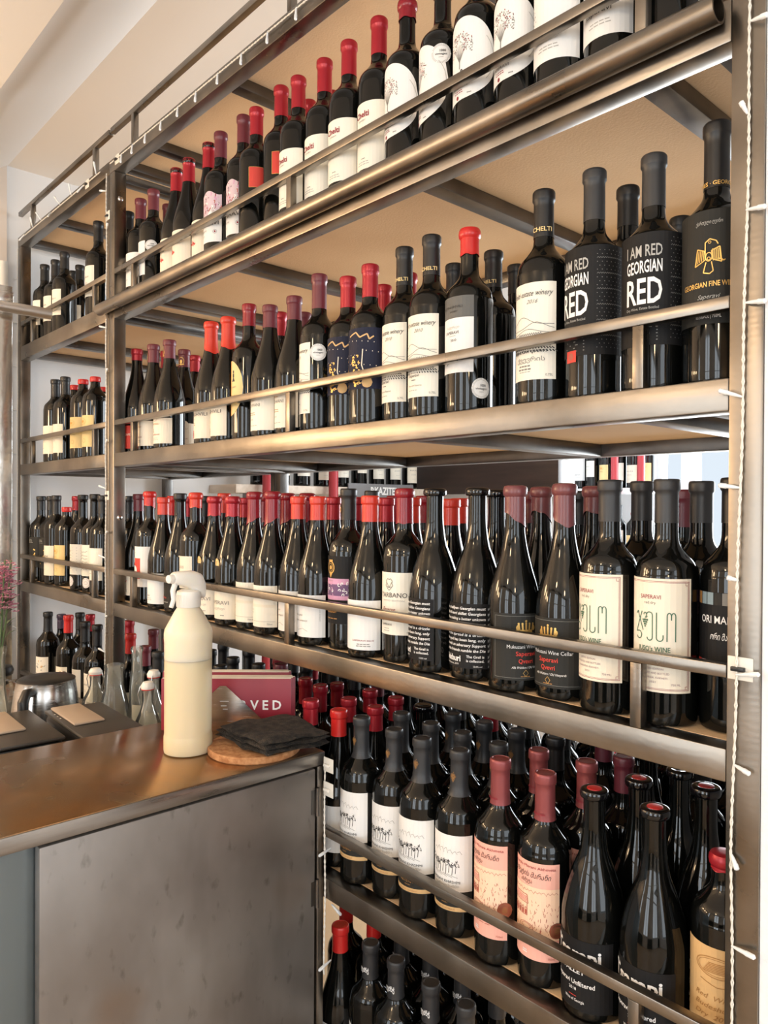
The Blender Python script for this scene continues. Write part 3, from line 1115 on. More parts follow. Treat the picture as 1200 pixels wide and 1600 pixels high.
def lab_tan():
    L = Lab(RB).area(-.046, .046, .040, .165, 'paper_tan')
    L.ring(0, .140, .026, .013, .0012, 'ink_tan')
    L.ring(0, .140, .023, .0105, .0007, 'ink_tan')
    for k in range(7):
        L.stroke([(-.017 + k * .0012, .133 + k * .002), (.017 - k * .001, .134 + k * .002)], .0012, 'ink_tan')
    L.stroke([(-.020, .121), (.0, .116), (.020, .118)], .0010, 'ink_tan')
    for k, t in enumerate(('Red  Wine', 'Budeshuri', 'Dry  2019')):
        L.text(t, -.004, .098 - k * .012, .0064, 'ink_tan', shear=.3, width=.046)
    return L


def lab_yellow():
    L = Lab(RB).area(-.042, .042, .036, .138, 'paper_yellow')
    L.ring(0, .118, .016, .010, .0009, 'paper_orange')
    L.ell(0, .118, .008, .004, 'paper_orange', 2, 10)
    L.ring(0, .117, .012, .006, .0007, 'paper_orange')
    lines(L, 0, .100, 2, .03, 'ink_tan', .0012)
    L.ring(.008, .056, .006, .006, .0006, 'ink_tan')
    return L


def lab_bare(r, w, b, t, m, words=None, ink='ink_grey'):
    L = Lab(r).area(-w, w, b, t, m)
    if words:
        L.text(words, -.004, b + (t - b) * .62, .0062, ink, width=w * 1.1)
    lines(L, -.004, b + (t - b) * .45, 2, w, 'ink_pale')
    lines(L, -.004, b + (t - b) * .20, 1, w * .7, 'ink_pale')
    return L


def lab_hand():
    L = Lab(RB).area(-.060, .060, .052, .150, 'paper_ivory', 0, 18)
    L.text('BURI', -.044, .136, .0080, 'ink_red', width=.022)
    for k in range(6):
        scribble(L, -.030 + (k % 2) * .006, .020, .128 - k * .011, .006, 'ink_black', .0009, 12)
    L.stroke([(-.048, .070), (-.044, .104), (-.038, .112), (-.034, .100), (-.040, .090), (-.032, .070)], .0034, 'ink_black')
    for k in range(9):
        L.area(.026, .056, .138 - k * .009, .1395 - k * .009, 'ink_pale', 1, 2)
    return L


def lab_ring(t):
    L = Lab(RB, 20).ell(0, t, .016, .016, 'paper_white', 1)
    L.ring(0, t, .013, .013, .0006, 'ink_maroon')
    L.ring(0, t, .007, .005, .0005, 'ink_maroon')
    return L


def lab_navy():
    L = Lab(RB).area(-.056, .056, .066, .180, 'paper_navy', 0, 18)
    for sx in (-.030, .004):
        for k in range(26):
            s, t = sx + rnd.uniform(-.008, .008), rnd.uniform(.072, .130)
            q = rnd.uniform(0, 6)
            L.stroke([(s, t), (s + .004 * math.cos(q), t + .004 * math.sin(q)), (s + .005 * math.cos(q + 1), t + .005 * math.sin(q + 1))], .0020, 'ink_gold')
    L.stroke([(-.014, .166), (.004, .172), (.012, .162), (.026, .168), (.030, .158), (.038, .164)], .0026, 'paper_tan')
    for k in range(26):
        L.area(-.05 + (k * 37 % 100) / 1000, -.0488 + (k * 37 % 100) / 1000, .090 + (k * 23 % 70) / 1000, .0918 + (k * 23 % 70) / 1000, 'paper_cream', 2, 1)
    L.ell(.026, .078, .010, .010, 'paper_tan', 2, 8)
    L.stroke([(.018, .140), (.016, .110), (.022, .092)], .0018, 'paper_cream')
    return L


def lab_half():
    a = .046
    L = Lab(RB, -8)
    f = lambda s: math.sqrt(max(0, 1 - (max(0, s + .012) / .040) ** 2))
    L.area(-.030, .028, lambda s: .118 - .062 * f(s), lambda s: .118 + .062 * f(s), 'paper_yellow', 0, 22)
    L.area(-.030, -.012, .056, .180, 'paper_orange', 1, 4)
    L.area(-.003, .003, .142, .150, 'ink_black', 2, 2)
    L.ell(0, .154, .0026, .0036, 'ink_black', 2, 6)
    L.poly([(-.006, .132), (.006, .132), (0, .144)], 'ink_black', 2)
    L.text('Lunari', 0, .118, .0044, 'ink_grey', shear=.4, width=.020)
    L.text('Saperavi', .0, .098, .0050, 'ink_tan', shear=.5, width=.026)
    return L


def lab_greytop():
    L = Lab(RB).area(-.044, .044, .066, .155, 'paper_white').area(-.044, .044, .155, .190, 'paper_grey', 0)
    L.text('SOLOMNISHVILI', 0, .171, .0040, 'ink_black', width=.052)
    L.text('WINERY', .010, .164, .0028, 'ink_black')
    L.text('საფერავი', .008, .138, .0040, 'ink_pale', width=.026, shear=.3)
    L.text('SAPERAVI', .006, .129, .0050, 'ink_black', width=.028)
    lines(L, .008, .1255, 1, .018, 'ink_pale', .0012)
    L.text('2010', .010, .117, .0042, 'ink_black')
    L.stroke([(-.020, .080), (.000, .088), (-.006, .079), (.004, .084), (.018, .086)], .0007, 'ink_grey')
    return L


def lab_gobelin():
    L = Lab(RB).area(-.048, .048, .050, .160, 'paper_white')
    L.text('ღ', -.02, .130, .02, 'ink_grey')
    L.area(-.030, .020, .072, .128, 'ink_red', 1, 6)
    L.ell(-.006, .094, .014, .014, 'paper_white', 2)
    L.ell(-.010, .122, .006, .008, 'paper_white', 2, 8)
    L.text('VINO', -.018, .148, .0050, 'ink_red')
    lines(L, -.010, .142, 1, .03, 'ink_pale', .0014)
    lines(L, -.010, .062, 2, .04, 'ink_pale')
    return L


def lab_qisi():
    L = Lab(RG).area(-.050, .050, .012, .102, 'paper_slate')
    L.text('QVEVRI QISI', -.004, .086, .0070, 'ink_pale', width=.062)
    L.text('Saperavi', -.012, .074, .0046, 'ink_red')
    L.text('2019', -.020, .066, .0046, 'ink_red')
    L.ring(-.016, .052, .008, .008, .0006, 'ink_pale')
    L.text('Dry Wine', -.012, .034, .0058, 'ink_red')
    lines(L, -.004, .024, 1, .04, 'ink_pale')
    return L


def lab_goldfig():
    L = Lab(RB).area(-.045, .045, .050, .160, 'paper_slate')
    for k in range(18):
        s, t = rnd.uniform(-.03, .03), rnd.uniform(.065, .115)
        L.stroke([(s, t), (s + rnd.uniform(-.01, .01), t + rnd.uniform(-.01, .01))], .004, 'ink_gold', 1)
    lines(L, -.004, .150, 3, .05, 'ink_pale', .0016, .005)
    return L


def lab_photo():
    L = Lab(RB).area(-.046, .046, .030, .150, 'paper_ivory')
    L.area(-.046, -.040, .030, .150, 'ink_pale', 1, 1)
    for k in range(40):
        s, t = rnd.uniform(-.03, .03), rnd.uniform(.05, .140)
        L.stroke([(s, t), (s + rnd.uniform(-.008, .008), t + rnd.uniform(-.008, .008))], .003, rnd.choice(['ink_pale', 'paper_tan', 'ink_grey']), 1)
    return L


def lab_bronze():
    L = Lab(RB, 62).ell(0, .086, .0115, .0115, 'bronze', 3)
    L.ring(0, .086, .0100, .0100, .0008, 'ink_rust', 4)
    L.ring(0, .086, .0055, .0055, .0008, 'ink_rust', 4)
    for k in range(4):
        L.stroke([(-.004, .082 + k * .0026), (.004, .083 + k * .0026)], .0008, 'ink_tan', 4)
    return L


def cap_text(body, t, h, m, r=.0158, width=None, phi=0):
    return Lab(r + .0004, phi).text(body, 0, t, h, m, bold=.02, width=width, layer=2)


def cap_grapes(t, m='ink_tan', r=.0158):
    L = Lab(r + .0006)
    for k, n in enumerate((3, 4, 3, 2, 1)):
        for j in range(n):
            L.ring((j - (n - 1) / 2) * .0026, t - k * .0027, .0012, .0013, .0005, m, 2, 8)
    L.stroke([(0, t + .002), (.0015, t + .005)], .0006, m)
    return L


def tagdisc(r, t, phi=-10):
    L = Lab(r, phi).ell(0, t, .0105, .0115, 'paper_yellow', 3)
    L.ring(0, t, .0090, .0100, .0008, 'ink_tan', 4)
    L.text('T', 0, t - .005, .010, 'ink_tan', shear=.3, layer=5)
    return L


EST = lambda y, c=False: ('label', lab_estate(y, c), None)
# burgundy-shaped, white winery labels on the top shelf
kind('chelti', 'red-capped bottle with cream label and maroon lettering', 'bord', .312, 'cap_red', .066, labels=[('label', lab_winery(), None)])
kind('tree', 'red-waxed bottle with round white tree label', 'bord', .312, 'cap_crimson', .034, 'wax', labels=[('label', lab_tree(), None)])
kind('tree_sticker', 'red-waxed bottle with round tree label and round sticker', 'bord', .312, 'cap_crimson', .034, 'wax', labels=[('label', lab_tree(), None), ('sticker', lab_sticker(RB, 62, .164), 'round white sticker')])
L = Lab(RB).area(-.046, .046, .050, .196, 'paper_white')
for k in range(60):
    L.ell(-.040 + abs(rnd.gauss(0, .006)), rnd.uniform(.10, .185), rnd.uniform(.0004, .0014), rnd.uniform(.0004, .0016), 'ink_black', 2, 4)
L.text('saperavi', -.004, .082, .0070, 'ink_black', width=.040)
lines(L, 0, .070, 2, .04, 'ink_pale')
kind('splash', 'tall black bottle with white ink-splashed label', 'bord', .312, 'cap_black', .06, labels=[('label', L, None)])
kind('art', 'maroon-capped bottle with pink painted-vine label', 'bord', .312, 'cap_maroon', .062, labels=[('label', lab_art(), None)])
L = Lab(RB).area(.020, .052, .120, .165, 'ink_red')
L.frame(.020, .052, .120, .165, .0008, 'ink_gold')
L2 = Lab(RB).text('SAPERAVI', 0, .078, .0032, 'ink_pale')
kind('dark_side', 'red-capped bottle turned so its label hides', 'bord', .312, 'cap_red', .062, labels=[('back_label', L, 'small red side label'), ('label', L2, None)])
kind('red_script', 'red screw-capped bottle with cream label and red brushwork', 'burg', .302, 'cap_red', .060, 'screw', labels=[('label', lab_plain('script'), None)])
kind('white_maroon', 'maroon-capped bottle with plain white label', 'bord', .312, 'cap_maroon', .062, labels=[('label', lab_bare(RB, .042, .040, .140, 'paper_white', 'red', 'ink_maroon'), None)])
kind('white_sticker', 'maroon-capped bottle with white label and round sticker', 'bord', .312, 'cap_maroon', .062, labels=[('label', lab_bare(RB, .036, .050, .150, 'paper_white', 'vine', 'ink_maroon'), None), ('sticker', lab_sticker(RB, 78, .135), 'round white sticker')])
# second shelf
CT = lambda: ('capsule_print', cap_text('CHELTI', .312 - .061, .0062, 'paper_yellow', width=.030, phi=22), 'cream capsule lettering')
kind('estate', 'black-capped bottle with vineyard sketch label', 'bord', .312, 'cap_black', .068, labels=[EST('2010'), CT()])
kind('estate_late', 'large black-capped bottle with tall vineyard sketch label', 'bord', .312, 'cap_black', .068, labels=[EST('2016', True), CT()])
kind('estate_maroon', 'maroon-capped bottle with vineyard label and round sticker', 'bord', .312, 'cap_maroon', .068, labels=[EST('2010'), ('sticker', lab_sticker(RB, 84, .152), 'round white sticker')])
kind('navy', 'red-capped bottle with navy and gold figure label', 'bord', .306, 'cap_red', .062, labels=[('label', lab_navy(), None)])
kind('greytop', 'bright red waxed bottle with grey-topped white label', 'bord', .308, 'cap_bright', .044, 'wax', labels=[('label', lab_greytop(), None), ('sticker', lab_sticker(RB, 84, .040), 'round white sticker')])
kind('bold_red', 'black bottle with large white block letters', 'bord', .318, 'cap_charcoal', .070, labels=[('label', lab_red(), None)])
L = cap_text('WINES · GEORGIAN', .318 - .076, .0048, 'ink_gold', width=.060, phi=10)
kind('eagle', 'black bottle with gold bird emblem label', 'bord', .320, 'cap_black', .080, labels=[('label', lab_eagle(), None), ('capsule_print', L, 'gold capsule lettering')])
kind('half_round', 'crimson-capped bottle with yellow half-round label', 'bord', .312, 'cap_crimson', .050, labels=[('label', lab_half(), None)])
kind('maroon_estate', 'maroon-capped sloping bottle with low cream label', 'burg', .294, 'cap_maroon', .050, labels=[('label', lab_plain('estate_burg'), None)])
kind('maroon_crest', 'maroon-capped sloping bottle with gold crest and cream label', 'burg', .296, 'cap_maroon', .050, labels=[('label', lab_plain('crest'), None), ('capsule_print', Lab(.0165, -20).ring(0, .262, .0085, .011, .0012, 'ink_gold').ell(0, .260, .004, .006, 'ink_gold', 2, 8).area(-.009, .009, .2515, .2535, 'ink_gold', 2, 4), 'gold capsule crest')])
kind('slant_red', 'sloping bottle with slanted bright red wax', 'burg', .300, 'cap_orange', .066, 'wax', .012, R(-90), labels=[('label', lab_plain('shvili'), None)])
kind('red_low', 'red-capped sloping bottle with low red label', 'burg', .296, 'cap_red', .032, labels=[('label', lab_plain('redlow'), None)])
# middle shelf
kind('tag', 'maroon-capped sloping bottle with cream label and hang tag', 'burg', .302, 'cap_maroon', .048, labels=[('label', lab_plain('tag'), None), ('hang_tag', Lab(.030, -50).ell(0, .165, .008, .015, 'paper_cream', 6), 'cream hang tag')])
kind('gobelin', 'red-waxed bottle with white and red picture label', 'bord', .310, 'cap_bright', .044, 'wax', .006, .6, labels=[('label', lab_gobelin(), None)])
kind('low_white', 'orange-red capped sloping bottle with low white label', 'burg', .297, 'cap_orange', .046, labels=[('label', lab_plain('low'), None)])
kind('qisi', 'uncapped dark sloping bottle with black label', 'burg', .300, 'cap_black', .012, labels=[('label', lab_qisi(), None)])
kind('cream_bord', 'orange-waxed bottle with plain cream label', 'bord', .308, 'cap_orange', .040, 'wax', .004, 1.0, labels=[('label', lab_bare(RB, .040, .070, .150, 'paper_cream', 'SHUMADOZE'), None)])
kind('medal', 'red-waxed sloping bottle with gold medal tag', 'burg', .297, 'cap_red', .046, 'wax', labels=[('label', lab_plain('medal'), None), ('medal', tagdisc(.0385, .142), 'gold medal')])
kind('drip', 'sloping bottle with long dripping dark red wax', 'burg', .304, 'cap_crimson', .066, 'wax', .010, 2.2, labels=[('label', lab_plain('cream'), None)])
kind('fork', 'orange-red capped sloping bottle with fork-mark label', 'burg', .296, 'cap_orange', .047, labels=[('label', lab_plain('fork'), None)])
kind('purple', 'black-capped bottle with gold medallion and purple pattern label', 'bord', .310, 'cap_black', .060, labels=[('label', lab_purple(), None), ('capsule_print', Lab(.0163, -20).ring(0, .270, .005, .0065, .0014, 'ink_gold').ell(0, .270, .0025, .004, 'ink_gold', 2, 8), 'gold capsule emblem')])
kind('big_white', 'orange-red capped sloping bottle with big white label', 'burg', .297, 'cap_orange', .048, labels=[('label', lab_plain('big'), None)])
kind('leaf', 'dark red waxed bottle with white grape-leaf label', 'bord', .308, 'cap_crimson', .062, 'wax', labels=[('label', lab_leaf(), None)])
kind('chalk', 'bottle with thick black lip and chalk-lettered black label', 'flare', .306, labels=[('label', lab_chalk(), None)])
kind('crown', 'plum-waxed bottle with dark grey label and gold crown', 'burg', .309, 'cap_plum', .050, 'wax', .012, R(-120), labels=[('label', lab_cellar(), None)])
kind('green', 'charcoal-capped bottle with cream label and green mark', 'bord', .313, 'cap_charcoal', .056, labels=[('label', lab_georgian_green(), None)])
kind('mosaic', 'dark bottle with mosaic-bordered black label', 'bord', .313, 'cap_black', .056, labels=[('label', lab_mosaic(), None)])
# fourth shelf
kind('hill', 'charcoal-capped bottle with white vine-sketch label', 'bord', .300, 'cap_charcoal', .074, labels=[('label', lab_hill(), None), ('capsule_print', cap_grapes(.262), 'gold grape emblem')])
kind('pink', 'rosy-capped bottle with pink winery-sketch label', 'bord', .302, 'cap_rosy', .068, labels=[('label', lab_pink(), None), ('capsule_print', cap_text('Akhmeta', .243, .0040, 'ink_maroon', width=.020), None), ('sticker', lab_bronze(), 'round bronze medal sticker')])
kind('valley', 'red-sealed bottle with black lip and white-lettered label', 'flare', .304, labels=[('label', lab_valley(), None)])
kind('tan', 'bottle with red wax ball and handwritten tan label', 'bord', .272, 'cap_red', .020, 'wax', labels=[('label', lab_tan(), None)])
kind('plain_low', 'bright red capped bottle with plain white label', 'burg', .298, 'cap_bright', .050, labels=[('label', lab_bare(RG, .050, .030, .120, 'paper_white'), None)])
kind('phk', 'charcoal-capped bottle with white capsule lettering', 'bord', .300, 'cap_charcoal', .066, labels=[('label', lab_bare(RB, .044, .05, .15, 'paper_white'), None), ('capsule_print', cap_text('ფუძნჭ', .249, .0085, 'ink_white', width=.021), 'white capsule lettering')])
# plain bottles of the rear rows and the left rack
for nm, cap_, d in (('b_red', 'cap_red', 'red-capped bottle'), ('b_bright', 'cap_bright', 'bright red capped bottle'), ('b_black', 'cap_black', 'black-capped bottle'),
                    ('b_maroon', 'cap_maroon', 'maroon-capped bottle'), ('b_charcoal', 'cap_charcoal', 'charcoal-capped bottle'), ('b_rosy', 'cap_rosy', 'rosy-capped bottle'),
                    ('b_crimson', 'cap_crimson', 'dark red capped bottle'), ('b_purple', 'cap_purple', 'purple-capped bottle')):
    kind(nm, d, 'bord', .308, cap_, .056, labels=[('label', lab_bare(RB, .044, .045, .145, 'paper_ivory'), None)])
for nm, cap_, d in (('g_red', 'cap_red', 'red-capped sloping bottle'), ('g_maroon', 'cap_maroon', 'maroon-capped sloping bottle'), ('g_orange', 'cap_orange', 'orange-red capped sloping bottle')):
    kind(nm, d, 'burg', .296, cap_, .048, labels=[('label', lab_bare(RG, .050, .018, .100, 'paper_ivory'), None)])
kind('g_dark', 'dark lipped sloping bottle', 'flare', .304, labels=[('label', lab_bare(RF, .05, .02, .11, 'paper_black'), None)])
kind('w_label', 'black-capped bottle with small white label', 'bord', .310, 'cap_black', .062, labels=[('label', lab_bare(RB, .034, .070, .165, 'paper_ivory', 'Aleksi'), None)])
kind('w_cream', 'black-capped bottle with tall cream label', 'bord', .298, 'cap_black', .062, labels=[('label', lab_bare(RB, .040, .030, .130, 'paper_cream', 'RKIN'), None)])
kind('w_yellow', 'bottle with thin red cap and yellow label', 'bord', .266, 'cap_bright', .008, labels=[('label', lab_yellow(), None)])
kind('w_gold', 'black-capped bottle with dark label and gold figure', 'bord', .308, 'cap_black', .050, labels=[('label', lab_goldfig(), None)])
kind('w_hand', 'uncapped dark bottle with wide handwritten label', 'bord', .310, 'cap_black', .012, labels=[('label', lab_hand(), None), ('sticker', lab_ring(.030), 'round white sticker')])
kind('w_photo', 'black-capped bottle with pale photograph label', 'bord', .298, 'cap_black', .064, labels=[('label', lab_photo(), None)])

ORD = ['first', 'second', 'third', 'fourth', 'fifth', 'sixth', 'seventh', 'eighth', 'ninth', 'tenth', 'eleventh', 'twelfth', 'thirteenth',
       'fourteenth', 'fifteenth', 'sixteenth', 'seventeenth', 'eighteenth', 'nineteenth', 'twentieth', 'twenty-first', 'twenty-second',
       'twenty-third', 'twenty-fourth', 'twenty-fifth', 'twenty-sixth', 'twenty-seventh', 'twenty-eighth', 'twenty-ninth', 'thirtieth']


def bottle(kn, x, y, z, rot, label, group, sz=1.0, name='wine_bottle'):
    parts, desc, r, h = KIND[kn]
    t = thing(name, label, 'bottle', (x, y, z + .0008), R(rot), group)
    t.scale = (1, 1, sz)
    for pn, me, pl in parts:
        o = link(pn, me, t)
        if pl:
            o['label'] = pl
    return t


PLACED = {}


def settle(tgt, rad, fixed):
    """nudge bottles apart until none touches another, staying close to where each should stand"""
    pos = [list(p) for p in tgt]
    n = len(pos)
    for it in range(1500):
        moved = False
        for i in range(n):
            for j in range(i + 1, n):
                dx, dy = pos[j][0] - pos[i][0], pos[j][1] - pos[i][1]
                d = math.hypot(dx, dy) or 1e-6
                m = rad[i] + rad[j] + .0012 - d
                if m > 0:
                    moved = True
                    for q, sg_ in ((i, -1), (j, 1)):
                        pos[q][0] += sg_ * dx / d * m * .51
                        pos[q][1] += sg_ * dy / d * m * .51
            for a, b, c in fixed:
                dx, dy = pos[i][0] - a, pos[i][1] - b
                d = math.hypot(dx, dy) or 1e-6
                m = rad[i] + c + .0012 - d
                if m > 0:
                    moved = True
                    pos[i][0] += dx / d * m * .6
                    pos[i][1] += dy / d * m * .6 + m * .5
            pos[i][1] = max(pos[i][1], rad[i] + .0165)
            if pos[i][1] - rad[i] < .037 and pos[i][0] > -1.0:
                pos[i][0] = min(pos[i][0], -.3665 - rad[i])
        if not moved:
            break
    return pos


def row(entries, z, y, where, group, v0=None):
    """entries: (u, vtop, kind[, rot]) from left to right; u, vtop are where the cap stands in the photograph"""
    n = len(entries)
    P = PLACED.setdefault(z, [])
    tgt, rad = [], []
    for i, e in enumerate(entries):
        rr = KIND[e[2]][2]
        yy = max(e[4] if len(e) > 4 else y + (.006 if i % 2 else 0), rr + .0165)
        p = aty(e[0], e[1] or 800, yy)
        tgt.append((p.x, yy))
        rad.append(rr)
    pos = settle(tgt, rad, P)
    for i, e in enumerate(entries):
        u, vt, kn = e[:3]
        rot = e[3] if len(e) > 3 else rnd.uniform(-6, 6)
        h = KIND[kn][3]
        sz = 1.0
        x, yy = pos[i]
        P.append((x, yy, rad[i]))
        if vt:
            sz = min(1.07, max(.92, (aty(u, vt, yy).z - z) / h))
        lab = '%s, %s from right, %s' % (KIND[kn][1], ORD[n - 1 - i], where)
        bottle(kn, x, yy, z, rot, lab, group, sz)


Y0 = .058
Y1 = .138
Y2 = .216
row([(201, 333, 'b_black', 0, .082), (220, 313, 'white_maroon'), (240, 300, 'white_sticker', -22), (277, 265, 'red_script'), (300, 247, 'red_script'), (324, 228, 'red_script'),
     (349, 207, 'art'), (375, 188, 'art'), (404, 170, 'dark_side'), (431, 145, 'dark_side'), (465, 125, 'chelti'), (506, 98, 'chelti'), (547, 68, 'chelti'),
     (591, 34, 'chelti'), (638, 4, 'tree', -4), (686, None, 'tree_sticker', -22), (744, None, 'tree', 4), (806, None, 'tree', 0), (875, None, 'splash', 6),
     (950, None, 'splash', 4), (1040, None, 'b_black', 150)], SH[0], Y0, 'front row, top shelf', 'front row bottles on the top shelf')
row([(256, 326, 'b_maroon'), (265, 290, 'b_red', 0, Y1 + .02), (448, 184, 'b_red'), (480, 163, 'b_red'), (519, 147, 'b_red')], SH[0], Y1, 'second row, top shelf', 'second row bottles on the top shelf')
row([(214, 547, 'red_low', 28, .076), (240, 540, 'maroon_crest', -8), (265, 533, 'maroon_crest', 0), (330, 505, 'slant_red', -4), (358, 497, 'slant_red', -16), (388, 478, 'half_round', 6),
     (423, 479, 'maroon_estate'), (459, 466, 'maroon_estate'), (503, 430, 'estate_maroon', -34), (548, 434, 'navy'), (583, 415, 'navy'), (621, 394, 'estate', -8),
     (670, 373, 'estate', 2), (733, 361, 'greytop', -13), (850, 302, 'estate_late', 3), (929, 270, 'bold_red', -12), (1027, 245, 'bold_red', 10),
     (1115, 199, 'eagle', 12)], SH[1], Y0, 'front row, second shelf', 'front row bottles on the second shelf')
row([(252, 553, 'g_red'), (288, 548, 'maroon_crest', 50), (301, 558, 'g_red', 0, Y2), (438, 490, 'b_red'), (475, 492, 'b_maroon'), (600, 448, 'navy'), (638, 430, 'navy'),
     (710, 424, 'estate', -30), (769, 403, 'estate', -20), (805, 418, 'b_black', 180, Y2), (978, 297, 'b_black', 180), (1063, 343, 'b_black', 180, Y2 + .05)], SH[1], Y1, 'second row, second shelf', 'second row bottles on the second shelf')
row([(217, 773, 'tag', 0, .080), (234, 769, 'gobelin'), (257, 778, 'low_white'), (280, 772, 'qisi'), (306, 771, 'cream_bord', -10), (335, 777, 'medal', 5), (366, 777, 'medal', 5), (395, 770, 'drip'),
     (432, 769, 'drip'), (465, 777, 'fork', -12), (504, 777, 'fork', 4), (540, 765, 'purple', -8), (579, 776, 'big_white', 4), (627, 765, 'leaf', 4), (683, 764, 'chalk', -26), (737, 763, 'chalk', -2),
     (803, 761, 'crown', 62), (877, 758, 'crown', 2), (956, 752, 'green', -14), (1040, 751, 'green', 4), (1134, 749, 'mosaic', 3, .088)], SH[2], Y0, 'front row, middle shelf', 'front row bottles on the middle shelf')
row([(202, 776, 'b_black'), (270, 776, 'b_bright'), (296, 777, 'b_red'), (320, 776, 'b_black'), (350, 772, 'g_orange'), (382, 779, 'g_red'), (414, 774, 'drip'), (448, 772, 'drip'), (481, 772, 'drip'), (518, 778, 'g_red'),
     (557, 778, 'g_red'), (599, 779, 'g_red'), (644, 779, 'g_orange'), (705, 781, 'g_orange'), (770, 766, 'chalk', 100), (846, 763, 'crown', 120), (922, 762, 'crown', 120), (1003, 754, 'green', 170),
     (1095, 754, 'green', 170)], SH[2], Y1, 'second row, middle shelf', 'second row bottles on the middle shelf')
row([(262, 779, 'b_crimson', 0), (330, 779, 'b_black'), (366, 778, 'b_black'), (400, 778, 'b_red'), (438, 777, 'b_black'), (487, 776, 'b_crimson'), (540, 776, 'b_black'), (583, 768, 'b_charcoal'), (614, 776, 'b_crimson'),
     (662, 776, 'b_crimson'), (718, 780, 'g_orange'), (824, 770, 'b_maroon'), (901, 769, 'b_black'), (1068, 767, 'b_maroon')], SH[2], Y2, 'third row, middle shelf', 'third row bottles on the middle shelf')
row([(204, 991, 'b_bright', 0, .082), (227, 1010, 'b_maroon'), (247, 1019, 'b_charcoal'), (345, None, 'b_black'), (385, None, 'b_black'), (425, None, 'b_black'), (488, 1095, 'g_red'), (531, 1110, 'plain_low', 0),
     (569, 1122, 'hill', -4), (608, 1137, 'hill', 4), (658, 1153, 'hill', 6), (718, 1172, 'hill', 4), (782, 1186, 'pink', -12), (852, 1208, 'pink', 0), (933, 1233, 'valley', -6), (1024, 1261, 'valley', -10),
     (1126, 1332, 'tan', 12, .086)], SH[3], Y0, 'front row, fourth shelf', 'front row bottles on the fourth shelf')
row([(202, 970, 'b_red'), (232, 982, 'b_maroon'), (262, None, 'b_maroon'), (330, None, 'b_black'), (365, None, 'b_black'), (405, None, 'b_black'), (447, 1040, 'b_maroon'), (476, 1060, 'b_crimson'), (504, 1072, 'b_crimson'), (540, 1090, 'g_red'),
     (582, 1103, 'g_red'), (623, 1113, 'hill'), (667, 1128, 'hill'), (718, 1143, 'hill'), (777, 1161, 'hill'), (842, 1172, 'pink'), (917, 1190, 'pink'), (995, 1214, 'valley'), (1097, 1226, 'valley')],
    SH[3], Y1, 'second row, fourth shelf', 'second row bottles on the fourth shelf')
row([(350, None, 'b_black'), (390, None, 'b_black'), (435, None, 'b_crimson'), (480, None, 'b_black'), (520, 1066, 'b_crimson'), (580, 1079, 'g_red'), (618, 1090, 'g_red'), (658, 1100, 'g_dark'), (700, 1113, 'hill'), (753, 1127, 'hill'),
     (810, 1142, 'hill'), (862, 1150, 'b_black'), (985, 1185, 'b_maroon'), (1043, 1196, 'g_dark')], SH[3], Y2, 'third row, fourth shelf', 'third row bottles on the fourth shelf')
row([(536, 1448, 'plain_low', 0), (578, 1472, 'phk', 0), (620, 1500, 'phk', 0), (668, 1532, 'phk', 0), (728, 1569, 'phk', 4)], SH[4], Y0, 'front row, lowest shelf', 'front row bottles on the lowest shelf')
row([(541, 1426, 'b_bright'), (588, 1452, 'b_bright'), (627, 1482, 'phk', 0), (670, 1506, 'phk', 0), (717, 1538, 'phk', 0), (770, 1560, 'b_charcoal')], SH[4], Y1, 'second row, lowest shelf', 'second row bottles on the lowest shelf')
row([(70, 415, 'w_label', 0), (87, 408, 'w_label', 0), (101, 400, 'w_label', 4), (154, 348, 'w_label', 0)], SH[0], Y0, 'left rack top shelf', 'front row bottles on the top shelf of the left rack')
row([(79, 423, 'w_label', 60), (114, 425, 'b_black', 40), (125, 416, 'b_black', 10)], SH[0], Y1 + .01, 'left rack top shelf behind', 'second row bottles on the top shelf of the left rack')
row([(87, 594, 'w_cream', 0), (102, 590, 'w_cream', 0), (130, 594, 'w_yellow', 4), (149, 590, 'w_yellow', 0)], SH[1], Y0, 'left rack second shelf', 'front row bottles on the second shelf of the left rack')
row([(117, 600, 'w_yellow', 0), (161, 606, 'w_yellow')], SH[1], Y1, 'left rack second shelf behind', 'second row bottles on the second shelf of the left rack')
row([(67, 776, 'w_gold', 0), (78, 776, 'w_gold', 0), (89, 775, 'w_cream', 0), (103, 793, 'w_yellow', 0), (132, 774, 'w_hand', -20), (146, 773, 'w_hand', 6), (161, 775, 'b_black')], SH[2], Y0, 'left rack middle shelf', 'front row bottles on the middle shelf of the left rack')
row([(120, 776, 'g_red', 0)], SH[2], Y1, 'left rack middle shelf behind', 'second row bottles on the middle shelf of the left rack')
row([(75, 957, 'w_photo', 6), (107, 962, 'b_bright', 0), (133, 972, 'w_label', 0), (152, 977, 'w_label', 0)], SH[3], Y0, 'left rack fourth shelf', 'front row bottles on the fourth shelf of the left rack')
row([(96, 963, 'b_purple', 0), (125, 958, 'b_black'), (139, 960, 'b_red')], SH[3], Y1, 'left rack fourth shelf behind', 'second row bottles on the fourth shelf of the left rack')

# deeper rows that close the view through the two lower shelves
def deep(z, y, xs, kinds, where, group):
    n = len(xs)
    P = PLACED.setdefault(z, [])
    kn = [kinds[i % len(kinds)] for i in range(n)]
    rad = [KIND[k][2] for k in kn]
    pos = settle([(x, y) for x in xs], rad, P)
    for i, (x, yy) in enumerate(pos):
        P.append((x, yy, rad[i]))
        bottle(kn[i], x, yy, z, rnd.uniform(150, 210), '%s, %s from right, %s' % (KIND[kn[i]][1], ORD[n - 1 - i], where), group)


